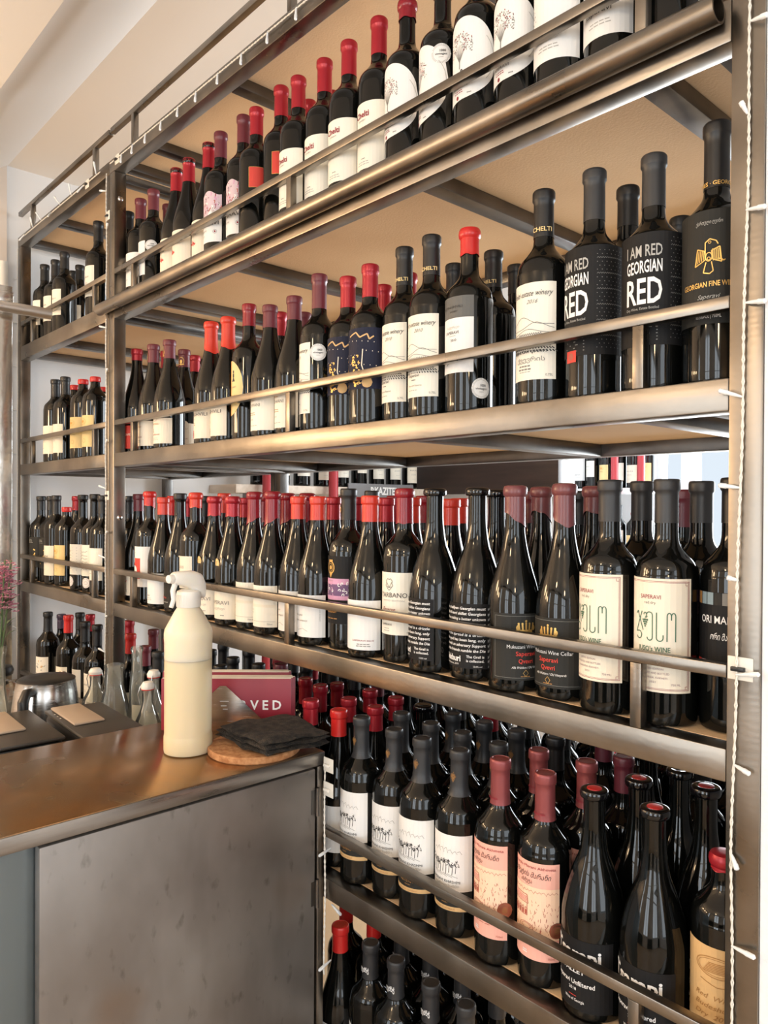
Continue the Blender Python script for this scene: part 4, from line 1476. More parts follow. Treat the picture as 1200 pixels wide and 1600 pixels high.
deep(SH[3], .306, [-1.72 + .0845 * k for k in range(16)], ['b_black', 'b_charcoal', 'g_red', 'b_black', 'b_black', 'b_maroon', 'g_dark'], 'fourth row, fourth shelf', 'fourth row bottles on the fourth shelf')
deep(SH[3], .396, [-1.70 + .0845 * k for k in range(16)], ['b_black', 'g_dark', 'b_black', 'b_crimson'], 'fifth row, fourth shelf', 'fifth row bottles on the fourth shelf')
deep(SH[3], .486, [-1.68 + .0845 * k for k in range(16)], ['b_black', 'b_black', 'g_dark'], 'last row, fourth shelf', 'last row bottles on the fourth shelf')
deep(SH[4], .218, [-1.17 + .0845 * k for k in range(5)], ['b_bright', 'b_black', 'phk', 'b_black', 'phk'], 'third row, lowest shelf', 'third row bottles on the lowest shelf')
deep(SH[4], .306, [-1.19 + .0845 * k for k in range(5)], ['b_black', 'b_black', 'b_black'], 'fourth row, lowest shelf', 'fourth row bottles on the lowest shelf')

# ------------------------------------------------------------------ the bar counter
mat('counter_top', (0.42, 0.22, 0.085), 0.17, 0.8, (0.27, 0.20, 0.13), 5, 0.03, 20, rough2=0.34, lo=.38, hi=.62, detail=3)  # patina brown with the warm reflection of the ceiling put into the colour
mat('counter_edge', (0.27, 0.25, 0.235), 0.24, 0.9, (0.38, 0.36, 0.34), 9, 0.04, 60, (4, .6, 8), rough2=0.38)
m = mat('door_steel', (0.20, 0.18, 0.165), 0.38, 0.7, (0.30, 0.28, 0.265), 4.0, 0.04, 20, (1, 1.2, .8), rough2=0.52)
nt = m.node_tree                             # rust patch, water runs and specks of the raw steel
pb_ = nt.nodes['Principled BSDF']
old = pb_.inputs['Base Color'].links[0].from_socket
tcn = nt.nodes.new('ShaderNodeTexCoord')
for sc_, st_, lo_, hi_, c_, f_ in ((13, (1, 1, .22), .54, .76, (0.13, 0.11, 0.095), .40), (46, (1, 1, .5), .62, .74, (0.10, 0.082, 0.068), .55),
                                   (3.2, (1, 1, 1), .56, .72, (0.19, 0.12, 0.07), .7)):
    mpn = nt.nodes.new('ShaderNodeMapping')
    mpn.inputs['Scale'].default_value = st_
    nt.links.new(tcn.outputs['Object'], mpn.inputs['Vector'])
    nn = nt.nodes.new('ShaderNodeTexNoise')
    nn.inputs['Scale'].default_value = sc_
    nn.inputs['Detail'].default_value = 3
    nt.links.new(mpn.outputs['Vector'], nn.inputs['Vector'])
    mr_ = nt.nodes.new('ShaderNodeMapRange')
    mr_.inputs['From Min'].default_value = lo_
    mr_.inputs['From Max'].default_value = hi_
    mr_.inputs['To Max'].default_value = f_
    nt.links.new(nn.outputs['Fac'], mr_.inputs['Value'])
    mx = nt.nodes.new('ShaderNodeMixRGB')
    mx.inputs['Color2'].default_value = (*c_, 1)
    nt.links.new(mr_.outputs['Result'], mx.inputs['Fac'])
    nt.links.new(old, mx.inputs['Color1'])
    old = mx.outputs['Color']
nt.links.new(old, pb_.inputs['Base Color'])
mat('cool_steel', (0.20, 0.235, 0.25), 0.36, 0.8)
mat('stainless', (0.62, 0.60, 0.57), 0.18, 1.0, (0.70, 0.68, 0.66), 30, stretch=(1, 1, 14), rough2=0.28)
mat('cork', (0.36, 0.15, 0.055), 0.85, 0, (0.56, 0.29, 0.13), 90, 0.4, 160)
mat('towel_cloth', (0.012, 0.011, 0.010), 0.95, 0, (0.050, 0.038, 0.028), 90, 1.0, 420)
mat('maroon_card', (0.30, 0.022, 0.042), 0.45, 0)
mat('bottle_plastic', (0.76, 0.69, 0.53), 0.38, 0, sss=0.6)
mat('filled_plastic', (0.70, 0.60, 0.40), 0.36, 0, sss=0.6)
mat('trigger_plastic', (0.84, 0.82, 0.76), 0.35, 0, sss=0.2)
mat('taupe_plastic', (0.42, 0.33, 0.25), 0.45)
mat('printer_black', (0.045, 0.040, 0.035), 0.40)
m = mat('clear_glass', (1, 1, 1), 0.02)
nt = m.node_tree
tr = nt.nodes.new('ShaderNodeBsdfTransparent')
tr.inputs['Color'].default_value = (0.99, 1.0, 0.99, 1)
gl = nt.nodes.new('ShaderNodeBsdfGlossy')
gl.inputs['Roughness'].default_value = 0.03
lw = nt.nodes.new('ShaderNodeLayerWeight')
lw.inputs['Blend'].default_value = 0.22
mxs = nt.nodes.new('ShaderNodeMixShader')
nt.links.new(lw.outputs['Fresnel'], mxs.inputs['Fac'])
df = nt.nodes.new('ShaderNodeBsdfTranslucent')
df.inputs['Color'].default_value = (0.9, 0.93, 0.9, 1)
mx0 = nt.nodes.new('ShaderNodeMixShader')
mx0.inputs['Fac'].default_value = 0.15
nt.links.new(tr.outputs['BSDF'], mx0.inputs[1])
nt.links.new(df.outputs['BSDF'], mx0.inputs[2])
nt.links.new(mx0.outputs['Shader'], mxs.inputs[1])
nt.links.new(gl.outputs['BSDF'], mxs.inputs[2])
nt.links.new(mxs.outputs['Shader'], nt.nodes['Material Output'].inputs['Surface'])
mat('ceramic', (0.82, 0.80, 0.75), 0.25)
mat('seal_red', (0.62, 0.03, 0.03), 0.4)
mat('wood_brown', (0.16, 0.075, 0.035), 0.45, 0, (0.24, 0.12, 0.06), 8, stretch=(1, 10, 10))
mat('bench_top', (0.32, 0.27, 0.22), 0.35, 0.6)
mat('petal', (0.66, 0.25, 0.38), 0.6, 0, (0.80, 0.46, 0.56), 40)
mat('leaf', (0.08, 0.13, 0.05), 0.6)
mat('board_dark', (0.030, 0.018, 0.014), 0.45, 0, (0.045, 0.026, 0.020), 5, stretch=(1, 8, 8))
mat('sign_grey', (0.20, 0.20, 0.21), 0.5)
mat('red_paint', (0.42, 0.035, 0.045), 0.4)
mat('pale_wood', (0.62, 0.52, 0.42), 0.6, 0, (0.74, 0.64, 0.54), 6, stretch=(1, 8, 8))

CTZ = 0.966
CX0, CX1 = -1.476, -1.103
ct = thing('bar_counter', 'raw steel bar counter with a brown worn, reflection-tinted top and hinged steel door', 'counter', (CX1, 0, 0))


def loc(bm, t):
    bmesh.ops.translate(bm, vec=[-c for c in t.location], verts=bm.verts)
    return bm


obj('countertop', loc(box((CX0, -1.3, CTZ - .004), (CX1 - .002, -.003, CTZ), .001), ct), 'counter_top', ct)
bm = bmesh.new()
bx(bm, (CX1 - .03, -1.3, CTZ - .026), (CX1, 0, CTZ - .0015), .002)
bx(bm, (CX0, -1.3, CTZ - .026), (CX0 + .03, 0, CTZ - .0045), .002)
bx(bm, (CX0 + .03, -.03, CTZ - .026), (CX1 - .03, 0, CTZ - .0045), .002)
obj('edge_frame', loc(bm, ct), 'counter_edge', ct)
obj('corner_post', loc(box((CX1 - .035, -.0165, 0), (CX1 - .001, -.001, CTZ - .027), .002), ct), 'raw_steel', ct)
door = obj('door', loc(box((CX1 - .022, -.508, .05), (CX1 - .002, -.0205, CTZ - .030), .003), ct), 'door_steel', ct)
for zc in (.875, .705):
    bm = bmesh.new()
    lathe(bm, [(.0035, zc - .026), (.0035, zc + .026)], 12, CX1 + .0015, -.0185, 0)
    bx(bm, (CX1 - .002, -.030, zc - .022), (CX1 - .0008, -.0185, zc + .022))
    obj('hinge', loc(bm, ct), 'dark_steel', door)
obj('side_panel', loc(box((CX1 - .040, -1.28, .02), (CX1 - .024, -.500, CTZ - .028), .002), ct), 'cool_steel', ct)
obj('back_panel', loc(box((CX0 + .01, -1.28, .05), (CX0 + .02, -.02, CTZ - .030)), ct), 'dark_steel', ct)

# work bench behind the counter
wb = thing('work_bench', 'low brown bench behind the counter under the kettle and printers', 'bench', (-2.1, -.3, 0))
obj('bench_top', loc(box((-2.86, -.75, .77), (-1.50, -.004, .80), .003), wb), 'bench_top', wb)
obj('bench_front', loc(box((-2.84, -.73, 0), (-1.52, -.03, .769)), wb), 'dark_steel', wb)

# ------------------------------------------------------------------ things on the counter
# spray bottle
sb = thing('spray_bottle', 'translucent white spray bottle standing on the brown counter', 'spray bottle', (-1.27, -.192, CTZ), R(102))
SR = .95
prof = [(.040, 0), (.0455, .002), (.0463, .006), (.0463, .030), (.0455, .033), (.0452, .036), (.0452, .110), (.0453, .172)]
obj('filled_part', lathe(bmesh.new(), [(r * SR, z) for r, z in prof], 56), 'filled_plastic', sb)
prof = [(.0453, .1722), (.0456, .200), (.0463, .212), (.0463, .219), (.0450, .227), (.0350, .245), (.0265, .260), (.0225, .2655), (.0205, .270), (.0205, .278)]
obj('bottle_body', lathe(bmesh.new(), [(r * SR, z) for r, z in prof], 56), 'bottle_plastic', sb)
bm = lathe(bmesh.new(), [(.0215, .268), (.0222, .270), (.0222, .292), (.0208, .297), (.014, .300)], 40)
for k in range(30):
    q = 2 * math.pi * k / 30
    lathe(bm, [(.0008, .271), (.0008, .291)], 4, .0222 * math.sin(q), .0212 * math.cos(q), 0)
obj('screw_cap', bm, 'trigger_plastic', sb)
# head: a swept hood with the nozzle towards -x
bm = bmesh.new()
secs = [(-.036, .322, .0090, .0095), (-.031, .3225, .0120, .0115), (-.012, .321, .0160, .0140), (.006, .316, .0185, .0185), (.020, .308, .0185, .0215), (.029, .299, .0150, .0180)]
rings = []
for x, z, hw, hh in secs:
    rings.append([bm.verts.new((x, hw * math.copysign(abs(math.cos(2 * math.pi * k / 16)) ** .6, math.cos(2 * math.pi * k / 16)),
                                z + hh * math.copysign(abs(math.sin(2 * math.pi * k / 16)) ** .6, math.sin(2 * math.pi * k / 16)))) for k in range(16)])
for a, b in zip(rings, rings[1:]):
    for k in range(16):
        bm.faces.new((a[k], a[(k + 1) % 16], b[(k + 1) % 16], b[k]))
bm.faces.new(rings[0])
bm.faces.new(rings[-1])
hd = obj('spray_head', bm, 'trigger_plastic', sb)
bm = bmesh.new()
tube(bm, [(-.036, 0, .322), (-.046, 0, .322)], [.0085, .0075], 12)
obj('nozzle', bm, 'trigger_plastic', sb)
bm = bmesh.new()
tube(bm, [(-.030, 0, .314), (-.036, 0, .300), (-.034, 0, .284), (-.040, 0, .270)], [.0055, .005, .0045, .004], 10)
obj('trigger', bm, 'trigger_plastic', sb)

# cork trivet and folded towel
ck = lathe(bmesh.new(), [(.083, 0), (.085, .002), (.085, .011), (.083, .013)], 64)
o = obj('cork_trivet', ck, 'cork')
o.location = (-1.192, -.098, CTZ)
tag(o, 'round cork trivet under the black towel on the counter', 'trivet')
tw = thing('folded_towel', 'folded black towel lying on the cork trivet', 'towel', (-1.192, -.098, CTZ + .0135), 0)


def cloth(corners, z0, th, seed, droop):
    """a soft folded layer over four corners (local xy)"""
    rg = random.Random(seed)
    bm = bmesh.new()
    n = 22
    ph = [rg.uniform(0, 6) for _ in range(6)]
    g = []
    for side in (0, 1):
        G = []
        for i in range(n + 1):
            r_ = []
            for j in range(n + 1):
                a, b = i / n, j / n
                p = [(corners[0][c] * (1 - a) + corners[1][c] * a) * (1 - b) + (corners[3][c] * (1 - a) + corners[2][c] * a) * b for c in (0, 1)]
                e = min(a, 1 - a, b, 1 - b) * n
                rim = math.sqrt(max(0, 1 - (1 - min(1, e / 2.5)) ** 2))
                wv = .0030 * math.sin(a * 7 + ph[0]) * math.sin(b * 5 + ph[1]) + .0016 * math.sin(a * 17 + ph[2]) * math.sin(b * 13 + ph[3]) + .0007 * math.sin(a * 31 + ph[4] + b * 9)
                d = math.hypot(*p)
                dz = -droop * max(0, d - .080)
                zz = z0 + wv * (.6 + .4 * side) + dz + (th * (.5 + .5 * rim) if side else th * .5 * (1 - rim))
                edge = .0025 * math.sin(9 * (a + b) + ph[5])
                r_.append(bm.verts.new((p[0] + edge * (1 if e < .5 else 0), p[1] + edge * (1 if e < .5 else 0), max(zz, -.0128))))
            G.append(r_)
        g.append(G)
    for G in g:
        for i in range(n):
            for j in range(n):
                bm.faces.new((G[i][j], G[i + 1][j], G[i + 1][j + 1], G[i][j + 1]))
    rim = [(i, 0) for i in range(n)] + [(n, j) for j in range(n)] + [(i, n) for i in range(n, 0, -1)] + [(0, j) for j in range(n, 0, -1)]
    for (a, b), (c, d) in zip(rim, rim[1:] + rim[:1]):
        bm.faces.new((g[0][a][b], g[0][c][d], g[1][c][d], g[1][a][b]))
    return bm


tc = []
for u, v, z in ((338, 1147, .990), (415, 1186, .982), (519, 1152, .990), (452, 1112, 1.002)):
    p = atz(u, v, z)
    tc.append((p.x + 1.192, p.y + .098))
for k in range(3):
    f = 1.0 - .03 * k
    cs = [(x * f + .002 * k, y * f - .001 * k) for x, y in tc]
    obj('fold', cloth(cs, .004 + k * .0088, .0082, 5 + k, .10), 'towel_cloth', tw, 80)

# triangular steel holder with the reserved cards
pL, pR = atz(266, 1143, CTZ), atz(430, 1143, CTZ)
ax = (pR - pL)
ax.z = 0
wid = ax.length
ang = math.atan2(ax.y, ax.x)
mid = (pL + pR) / 2
hl = thing('card_holder', 'triangular stainless steel holder in front of the maroon cards', 'holder', (mid.x, mid.y, CTZ), ang)
bm = bmesh.new()
for y in (0, .075):
    a = [bm.verts.new((x, y, z)) for x, z in ((-wid / 2, 0), (wid / 2, 0), (.006, .092), (-.006, .092))]
    b = [bm.verts.new((x, y + .0015, z)) for x, z in ((-wid / 2, 0), (wid / 2, 0), (.006, .092), (-.006, .092))]
    bm.faces.new(a)
    bm.faces.new(list(reversed(b)))
    for k in range(4):
        bm.faces.new((a[k], b[k], b[(k + 1) % 4], a[(k + 1) % 4]))
obj('side_plate', bm, 'stainless', hl)
obj('base_plate', box((-wid / 2, 0, 0), (wid / 2, .0765, .0014)), 'stainless', hl)
L = Lab(None)
L.P, L.M = [], []
for a, b, c in ((-.006, .012, .060), (-.004, .008, .051), (.000, .010, .044)):
    L.area(a, b, c, c + .0022, 'ink_pale', 0, 1)
link('engraving', L.build('engraving'), hl)
CW, CH = .262, .104
txt = Lab(None).text('R E S E R V E D', .028, .042, .0185, 'ink_white', width=.166, bold=.022)
tm = txt.build('lettering')
cpts = [(0, .005), (1, .013), (2, .021), (3, .029), (4, .047), (5, .055), (6, .063)]
words = ['in front of the stack, lettering showing', 'second from the front', 'third from the front', 'fourth from the front', 'third from the back', 'second from the back', 'at the back of the stack']
protoc = None
for k, yy in cpts:
    base = Vector((math.cos(ang), math.sin(ang), 0)) * (.006 + .003 * (k % 3) - .012 * (k > 3)) + Vector((-math.sin(ang), math.cos(ang), 0)) * yy
    c = thing('reserved_card', 'maroon reserved card in the steel holder, %s' % words[k], 'card', (mid.x + base.x, mid.y + base.y, CTZ + .0015), ang, 'maroon reserved cards')
    hgt = CH + (.004 if k > 3 else 0)
    bm = bmesh.new()
    bx(bm, (-CW / 2, 0, 0), (CW / 2, .0012, hgt), .0003)
    bx(bm, (-CW / 2, .0048, 0), (CW / 2, .006, hgt), .0003)
    obj('cover', bm, 'maroon_card', c)
    obj('pages', box((-CW / 2 + .002, .0013, .001), (CW / 2 - .001, .0047, hgt + .0012)), 'paper_cream', c)
    o = link('lettering', tm, c)
    o['label'] = 'white lettering'

# receipt printers
def printer(label, corners, z0, z1):
    P = [atz(u, v, z1) for u, v in corners]
    cx, cy = sum(p.x for p in P) / 4, sum(p.y for p in P) / 4
    return cx, cy


def make_printer(label, cx, cy, lx, ly, rz):
    t = thing('receipt_printer', label, 'printer', (cx, cy, .80), rz, 'receipt printers behind the counter')
    bm = box((-lx / 2, -ly / 2, 0), (lx / 2, ly / 2, .143), .010)
    obj('case', bm, 'black_plastic', t)
    obj('top_cover', box((-lx / 2 - .002, -ly / 2 - .002, .1435), (lx / 2 + .002, ly / 2 + .002, .152), .004), 'printer_black', t)
    obj('lid_panel', box((-lx / 2 + .004, -ly * .42, .1523), (lx / 2 - .085, ly * .10, .158), .003), 'taupe_plastic', t)
    for j in range(3):
        obj('status_light', lathe(bmesh.new(), [(.0018, .1521), (.0018, .1526)], 10, -lx / 2 + .05 + j * .02, -ly / 2 + .006, 0), 'ceramic', t)
    return t


make_printer('black receipt printer with taupe lid, beside the jars', -1.652, -.222, .255, .125, R(-2))
make_printer('black receipt printer with taupe lid, in front of the kettle', -1.690, -.372, .255, .125, R(-2))

# kettle
kt = thing('kettle', 'stainless steel kettle with black lid and handle behind the printers', 'kettle', (-1.955, -.222, .80), R(-44))
kp = [(.078, 0), (.086, .004), (.086, .020), (.0845, .060), (.079, .110), (.072, .160), (.0685, .182), (.0690, .186)]
obj('kettle_body', lathe(bmesh.new(), kp, 56, cap_top=False), 'stainless', kt)
obj('kettle_lid', lathe(bmesh.new(), [(.0675, .180), (.0675, .186), (.062, .1895), (.03, .1905)], 48), 'black_plastic', kt)
bm = bmesh.new()
tube(bm, [(.066, 0, .168), (.096, 0, .172), (.112, 0, .155), (.114, 0, .110), (.104, 0, .060), (.084, 0, .045)], [.011, .012, .0125, .012, .011, .010], 12)
obj('handle', bm, 'black_plastic', kt)
bm = bmesh.new()
tube(bm, [(-.066, 0, .150), (-.088, 0, .172), (-.094, 0, .182)], [.018, .012, .009], 12)
obj('spout', bm, 'stainless', kt)

# swing-top jars and glasses
def jar(name, label, u, v, y, prof, stopper=None, zb=.80):
    p = aty(u, v, y)
    t = thing(name, label, 'bottle' if stopper else 'glass', (p.x, y, zb), rnd.uniform(-1, 1), 'clear glass bottles and glasses behind the counter')
    inner = [(max(.002, r - .0028), z + .004) for r, z in prof]
    bm = bmesh.new()
    lathe(bm, prof + list(reversed(inner)), 36, cap_top=True)
    obj('glass_wall', bm, 'clear_glass', t, 50)
    ht = prof[-1][1]
    rt = prof[-1][0]
    if stopper:
        bm = lathe(bmesh.new(), [(rt * .6, ht + .0048), (rt * 1.1, ht + .007), (rt * 1.15, ht + .014), (rt * .8, ht + .022), (.003, ht + .024)], 24)
        obj('stopper', bm, 'ceramic', t)
        obj('rubber_seal', lathe(bmesh.new(), [(rt * 1.08, ht + .0045), (rt * 1.12, ht + .0058), (rt * 1.08, ht + .0068)], 24), 'seal_red', t)
        bm = bmesh.new()
        tube(bm, [(rt * 1.2, 0, ht + .012), (rt * 1.6, 0, ht - .006), (rt * 1.3, 0, ht - .030), (rt * 1.05, .004, ht - .034)], .0012, 6)
        obj('wire_clip', bm, 'stainless', t)
        bm = bmesh.new()
        tube(bm, [(-rt * 1.2, 0, ht + .012), (-rt * 1.6, 0, ht - .006), (-rt * 1.3, 0, ht - .030), (-rt * 1.05, .004, ht - .034)], .0012, 6)
        obj('wire_clip', bm, 'stainless', t)
    return t


swing = [(.030, 0), (.034, .004), (.035, .10), (.033, .125), (.020, .155), (.014, .175), (.014, .198), (.0155, .203)]
tall = [(.016, 0), (.019, .004), (.019, .15), (.016, .19), (.013, .21), (.013, .250), (.0155, .256), (.0155, .262)]
flask = [(.052, 0), (.055, .004), (.050, .05), (.034, .12), (.024, .155), (.022, .195), (.025, .21)]
tumb = [(.030, 0), (.033, .003), (.036, .09)]
jar('swing_bottle', 'clear swing-top bottle with white stopper and red seal, left of the flask', 149, 1100, -.072, [(r, z * .78) for r, z in swing], 1)
jar('glass_flask', 'wide clear glass flask among the swing-top bottles', 178, 1100, -.078, flask)
jar('glass_bottle', 'slim tall clear glass bottle right of the flask', 214, 1060, -.048, tall)
jar('swing_bottle', 'clear swing-top bottle with white stopper beside the maroon cards', 231, 1100, -.092, [(r * .9, z * .93) for r, z in swing], 1)
jar('swing_bottle', 'clear swing-top bottle at the very edge of the maroon cards', 240, 1100, -.043, [(r * .9, z * .97) for r, z in swing], 1)

# left edge: steel post with a cross bar, flowers and a steel jug
p = atx(4, 700, -2.45)
hp = thing('bar_post', 'upright polished steel post at the far left behind the flowers', 'post', (p.x, p.y, .80))
mat('brushed', (0.74, 0.71, 0.67), 0.36, 1.0)
mat('wavy_steel', (0.70, 0.69, 0.66), 0.22, 1.0, bump=1.0, bscale=9, stretch=(1, 1, 1))
obj('shaft', box((-.022, -.022, 0), (.022, .022, 1.28), .003), 'wavy_steel', hp)
bm = bmesh.new()
pe = atx(80, 488, -2.4)
tube(bm, [(-.0 + .045, pe.y - p.y, 2.010 - .80), (.045, pe.y - p.y - .5, 2.010 - .80)], .0165, 24)
obj('cross_bar', bm, 'brushed', hp)
obj('clamp', box((-.024, -.024, 1.225), (.028, .024, 1.262), .004), 'stainless', hp)

p = atx(-4, 1000, -2.2)
fv = thing('flower_vase', 'glass vase of pink flowers at the left edge', 'flowers', (p.x, p.y, .80))
vp = [(.030, 0), (.034, .004), (.030, .06), (.020, .12), (.019, .20), (.024, .235)]
obj('vase', lathe(bmesh.new(), vp + [(r - .003, z + .004) for r, z in reversed(vp)], 32), 'clear_glass', fv, 50)
rg = random.Random(11)
for k in range(4):
    dx, dy = rg.uniform(-.03, .05), rg.uniform(-.03, .05)
    bm = bmesh.new()
    pts = [(0, 0, .02), (dx * .2, dy * .2, .20), (dx * .6, dy * .6, .30), (dx, dy, .44 + .03 * (k % 2))]
    tube(bm, pts, .0022, 6)
    obj('stem', bm, 'leaf', fv)
    bm = bmesh.new()
    for j in range(46):
        f = rg.random()
        c = Vector((dx * (.75 + .3 * f), dy * (.75 + .3 * f), .335 + .12 * f)) + Vector((rg.gauss(0, .012), rg.gauss(0, .012), rg.gauss(0, .006)))
        for q in range(5):
            a = 2 * math.pi * q / 5 + rg.random()
            tip = c + Vector((math.cos(a) * .0125, math.sin(a) * .0125, .004))
            s1 = c + Vector((math.cos(a + .6) * .008, math.sin(a + .6) * .008, .0005))
            s2 = c + Vector((math.cos(a - .6) * .008, math.sin(a - .6) * .008, .0005))
            bm.faces.new([bm.verts.new(x) for x in (c, s2, tip, s1)])
    obj('blossom', bm, 'petal', fv, 0)
    bm = bmesh.new()
    for j in range(5):
        f = .22 + .03 * j
        c = Vector((dx * .5, dy * .5, f + .03))
        a = rg.uniform(0, 6)
        tip = c + Vector((math.cos(a) * .04, math.sin(a) * .04, .03))
        n = Vector((-math.sin(a), math.cos(a), 0)) * .006
        m_ = (c + tip) / 2 + Vector((0, 0, .008))
        vs = [bm.verts.new(x) for x in (c, m_ + n, tip, m_ - n)]
        bm.faces.new(vs)
    obj('leaf', bm, 'leaf', fv, 0)
p = atx(2, 1080, -2.3)
jg = thing('steel_jug', 'steel jug with black knob at the left edge beside the kettle', 'jug', (p.x, p.y, .80))
obj('jug_body', lathe(bmesh.new(), [(.050, 0), (.060, .006), (.062, .06), (.052, .10), (.030, .118), (.020, .122)], 40), 'stainless', jg)
bm = bmesh.new()
lathe(bm, [(.010, .1225), (.012, .130), (.030, .140), (.033, .152), (.028, .163), (.008, .168)], 28)
obj('knob', bm, 'black_plastic', jg)

# ------------------------------------------------------------------ fairy lights on the racks
mat('led_white', (0.80, 0.84, 0.86), 0.25, 0, sss=.2)


def fairy(name_label, path, bulbs, clips=(), tie='black_plastic'):
    t = thing('fairy_light_string', name_label, 'string lights', path[0])
    o0 = Vector(path[0])
    P = [Vector(p) for p in path]
    tot = sum((b - a).length for a, b in zip(P, P[1:]))
    bm = bmesh.new()
    for ph in (0, math.pi):
        pts = []
        d = 0
        for a, b in zip(P, P[1:]):
            L_ = (b - a).length
            k = max(2, int(L_ / .008))
            ax_ = (b - a).normalized()
            s1 = ax_.orthogonal().normalized()
            s2 = ax_.cross(s1)
            for i in range(k):
                q = d + L_ * i / k
                w = q * 260 + ph
                pts.append(a + (b - a) * (i / k) + s1 * .0011 * math.cos(w) + s2 * .0011 * math.sin(w)
                           + s1 * .0009 * math.sin(q * 21))
            d += L_
        pts.append(P[-1])
        tube(bm, [p - o0 for p in pts], .0010, 5)
    obj('wire', bm, 'cable_white', t)
    for a, b in bulbs:
        a, b = Vector(a) - o0, Vector(b) - o0
        bm = bmesh.new()
        m_ = a + (b - a) * .62
        tube(bm, [a, a + (b - a) * .3, m_, m_, b - (b - a) * .06, b], [.0012, .0022, .0026, .0031, .0029, .0012], 10)
        obj('led_bulb', bm, 'led_white', t)
    for c in clips:
        c = Vector(c) - o0
        cl = obj('clip_pad', bx(bmesh.new(), c + Vector((-.012, .0028, -.013)), c + Vector((.016, .0038, .013)), .0008), 'cable_white', t)
        obj('cable_tie', bx(bmesh.new(), c + Vector((-.007, -.0025, -.003)), c + Vector((.008, .0026, .002)), .0008), tie, cl)
    return t


YF = -.004
b = []
for (u0, v0), (u1, v1) in (((1173, 33), (1200, 22)), ((1168, 178), (1157, 158)), ((1166, 328), (1197, 322)), ((1165, 473), (1197, 470)), ((1160, 620), (1122, 610)),
                           ((1156, 762), (1122, 758)), ((1154, 907), (1135, 902)), ((1150, 1054), (1187, 1054)), ((1147, 1195), (1172, 1210)), ((1143, 1335), (1152, 1360)), ((1143, 1478), (1180, 1497))):
    b.append((aty(u0, v0, YF), aty(u1, v1, YF - .006)))
fairy('white fairy lights on the right post of the long rack', [aty(1174, -60, YF), aty(1166, 400, YF), aty(1156, 780, YF), aty(1150, 1045, YF), aty(1143, 1330, YF), aty(1143, 1660, YF)], b,
      [aty(1152, 1045, YF)])
xm = -2.112
b = []
for z, d in ((2.32, -1), (2.21, 1), (1.93, -1), (1.80, 1), (1.60, 1), (1.47, -1), (1.34, 1), (1.27, -1), (1.10, 1), (1.0, -1)):
    b.append(((xm - .012, YF, z), (xm - .012 + .03 * d, YF - .008, z + .008)))
fairy('white fairy lights where the left rack meets the long rack', [(xm - .012, YF, 2.37), (xm - .012, YF, 2.02)], b[:2], [(xm - .012, YF, 2.25)])
fairy('white fairy lights on the middle post below the round pipe', [(xm - .012, YF, 1.955), (xm - .012, YF, .85)], b[2:], [(xm - .012, YF, 1.45)])
b = []
for k, x in enumerate((-2.86, -2.77, -2.68, -2.59, -2.5, -2.4, -2.3, -2.2)):
    b.append(((x, YF, 2.392), (x + (.012 if k % 2 else -.02), YF - .012, 2.392 + (.03 if k % 3 else -.02))))
fairy('white fairy lights along the top beam of the left rack', [(-2.93, YF, 2.388), (-2.17, YF, 2.390)], b, [(-2.28, YF, 2.39)])
b = []
for k, x in enumerate((-2.02, -1.95, -1.87, -1.78, -1.69, -1.6, -1.5, -1.4, -1.3, -1.2)):
    b.append(((x, YF, 2.392), (x + .006, YF - .006, 2.392 - .030)))
fairy('white fairy lights along the top beam of the long rack', [(-2.10, YF, 2.390), (-.95, YF, 2.390)], b, [(-2.06, YF, 2.39)])
b = []
for k in range(9):
    z = 2.25 - k * .16
    b.append(((-2.938, YF, z), (-2.938 - .024, YF - .006, z + .004)))
fairy('white fairy lights on the far left post', [(-2.938, YF, 2.36), (-2.938, YF, .85)], b)
b = []
for (u0, v0), (u1, v1) in (((517, 1325), (498, 1338)), ((518, 1413), (533, 1430)), ((517, 1500), (498, 1517))):
    b.append((atx(u0, v0, CX1 + .004), atx(u1, v1, CX1 + .010)))
fairy('white fairy lights on the corner post of the counter', [(CX1 + .005, -.004, .93), (CX1 + .005, -.004, .55)], b,
      [(CX1 + .018, -.011, .945), (CX1 + .018, -.011, .900)], 'ceramic')

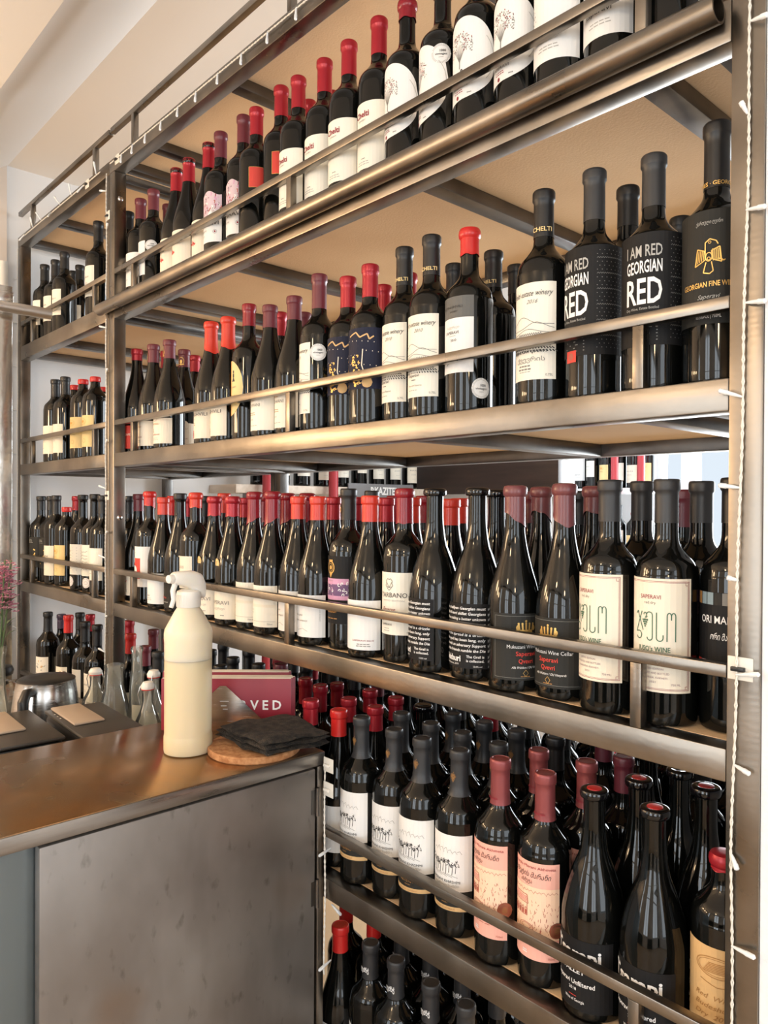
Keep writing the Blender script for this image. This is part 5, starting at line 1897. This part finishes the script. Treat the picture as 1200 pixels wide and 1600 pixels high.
# ------------------------------------------------------------------ the back room
ws = thing('wall_shelf', 'pale wooden bottle shelf on the back room wall', 'shelf', (WX, 1.5, 1.46))
obj('shelf_plank', loc(box((WX, .80, 1.478), (-2.745, 2.02, 1.515), .003), ws), 'pale_wood', ws)
obj('upright_post', loc(box((-2.79, .86, 0), (-2.75, .90, 1.477)), ws), 'dark_steel', ws)
obj('upright_post', loc(box((-2.79, 1.98, 0), (-2.75, 2.02, 1.477)), ws), 'dark_steel', ws)
for k in range(9):
    y = .95 + k * .115
    bottle(('w_label', 'b_black', 'b_black', 'w_cream', 'b_black')[k % 5], -2.80, y, 1.515, 90,
           'dark bottle on the pale back room shelf, %s from the left' % ORD[k], 'bottles on the back room wall shelf')
sg = thing('wall_sign', 'grey sign with white capital lettering under the back room shelf', 'sign', (-2.735, 1.62, 1.47), R(90))
obj('sign_board', box((-.215, 0, -.012), (.215, .008, .064), .001), 'sign_grey', sg)
link('lettering', Lab(None).text('RKAZITELI', .02, .012, .036, 'ink_white', width=.19, bold=.03).build('lettering'), sg)
for k, (u, lab_) in enumerate(((418, 'red steel pipe in the back room left of the grey sign, farther one'), (521, 'red steel pipe in the back room beside the grey sign'))):
    p = atx(u, 760, -2.70)
    tag(obj('steel_pipe', lathe(bmesh.new(), [(.022, 0), (.022, CZ)], 20, p.x, p.y, 0), 'red_paint'), lab_, 'pipe')
pb = box((-2.955, 2.02, 1.49), (-1.985, 2.058, 1.98), .002)
tag(obj('dark_board', pb, 'board_dark'), 'wide dark brown board hung on the back room partition', 'board')
# bottles on display in the back window
ds = thing('display_shelf', 'white display shelf crowded with bottles before the back window', 'shelf', (-2.1, 3.1, 0))
for z in (1.535, 1.13):
    obj('shelf_plank', loc(box((-2.80, 2.95, z - .03), (-2.03, 3.25, z), .003), ds), 'window_frame', ds)
for x in (-2.80, -2.065):
    obj('side_panel', loc(box((x, 2.95, 0), (x + .035, 3.25, 1.099), .002), ds), 'window_frame', ds)
dk = ['w_cream', 'w_yellow', 'b_red', 'w_label', 'b_black', 'w_photo', 'w_cream', 'w_yellow', 'splash']
for rr, z in enumerate((1.535, 1.13)):
    for k in range(8):
        x = -2.72 + k * .088
        bottle(dk[(k * 4 + rr) % 9], x, 3.06, z, rnd.uniform(-25, 25),
               'bottle on the %s plank of the white window display, %s from the left' % (('upper', 'lower')[rr], ORD[k]), 'bottles on the back window display')
for x in (-2.22, -2.06):
    tag(obj('steel_pipe', lathe(bmesh.new(), [(.020, 0), (.020, CZ)], 20, x, 2.90, 0), 'red_paint'), 'red steel pipe before the white window display, %s one' % ('left' if x < -2.1 else 'right'), 'pipe')
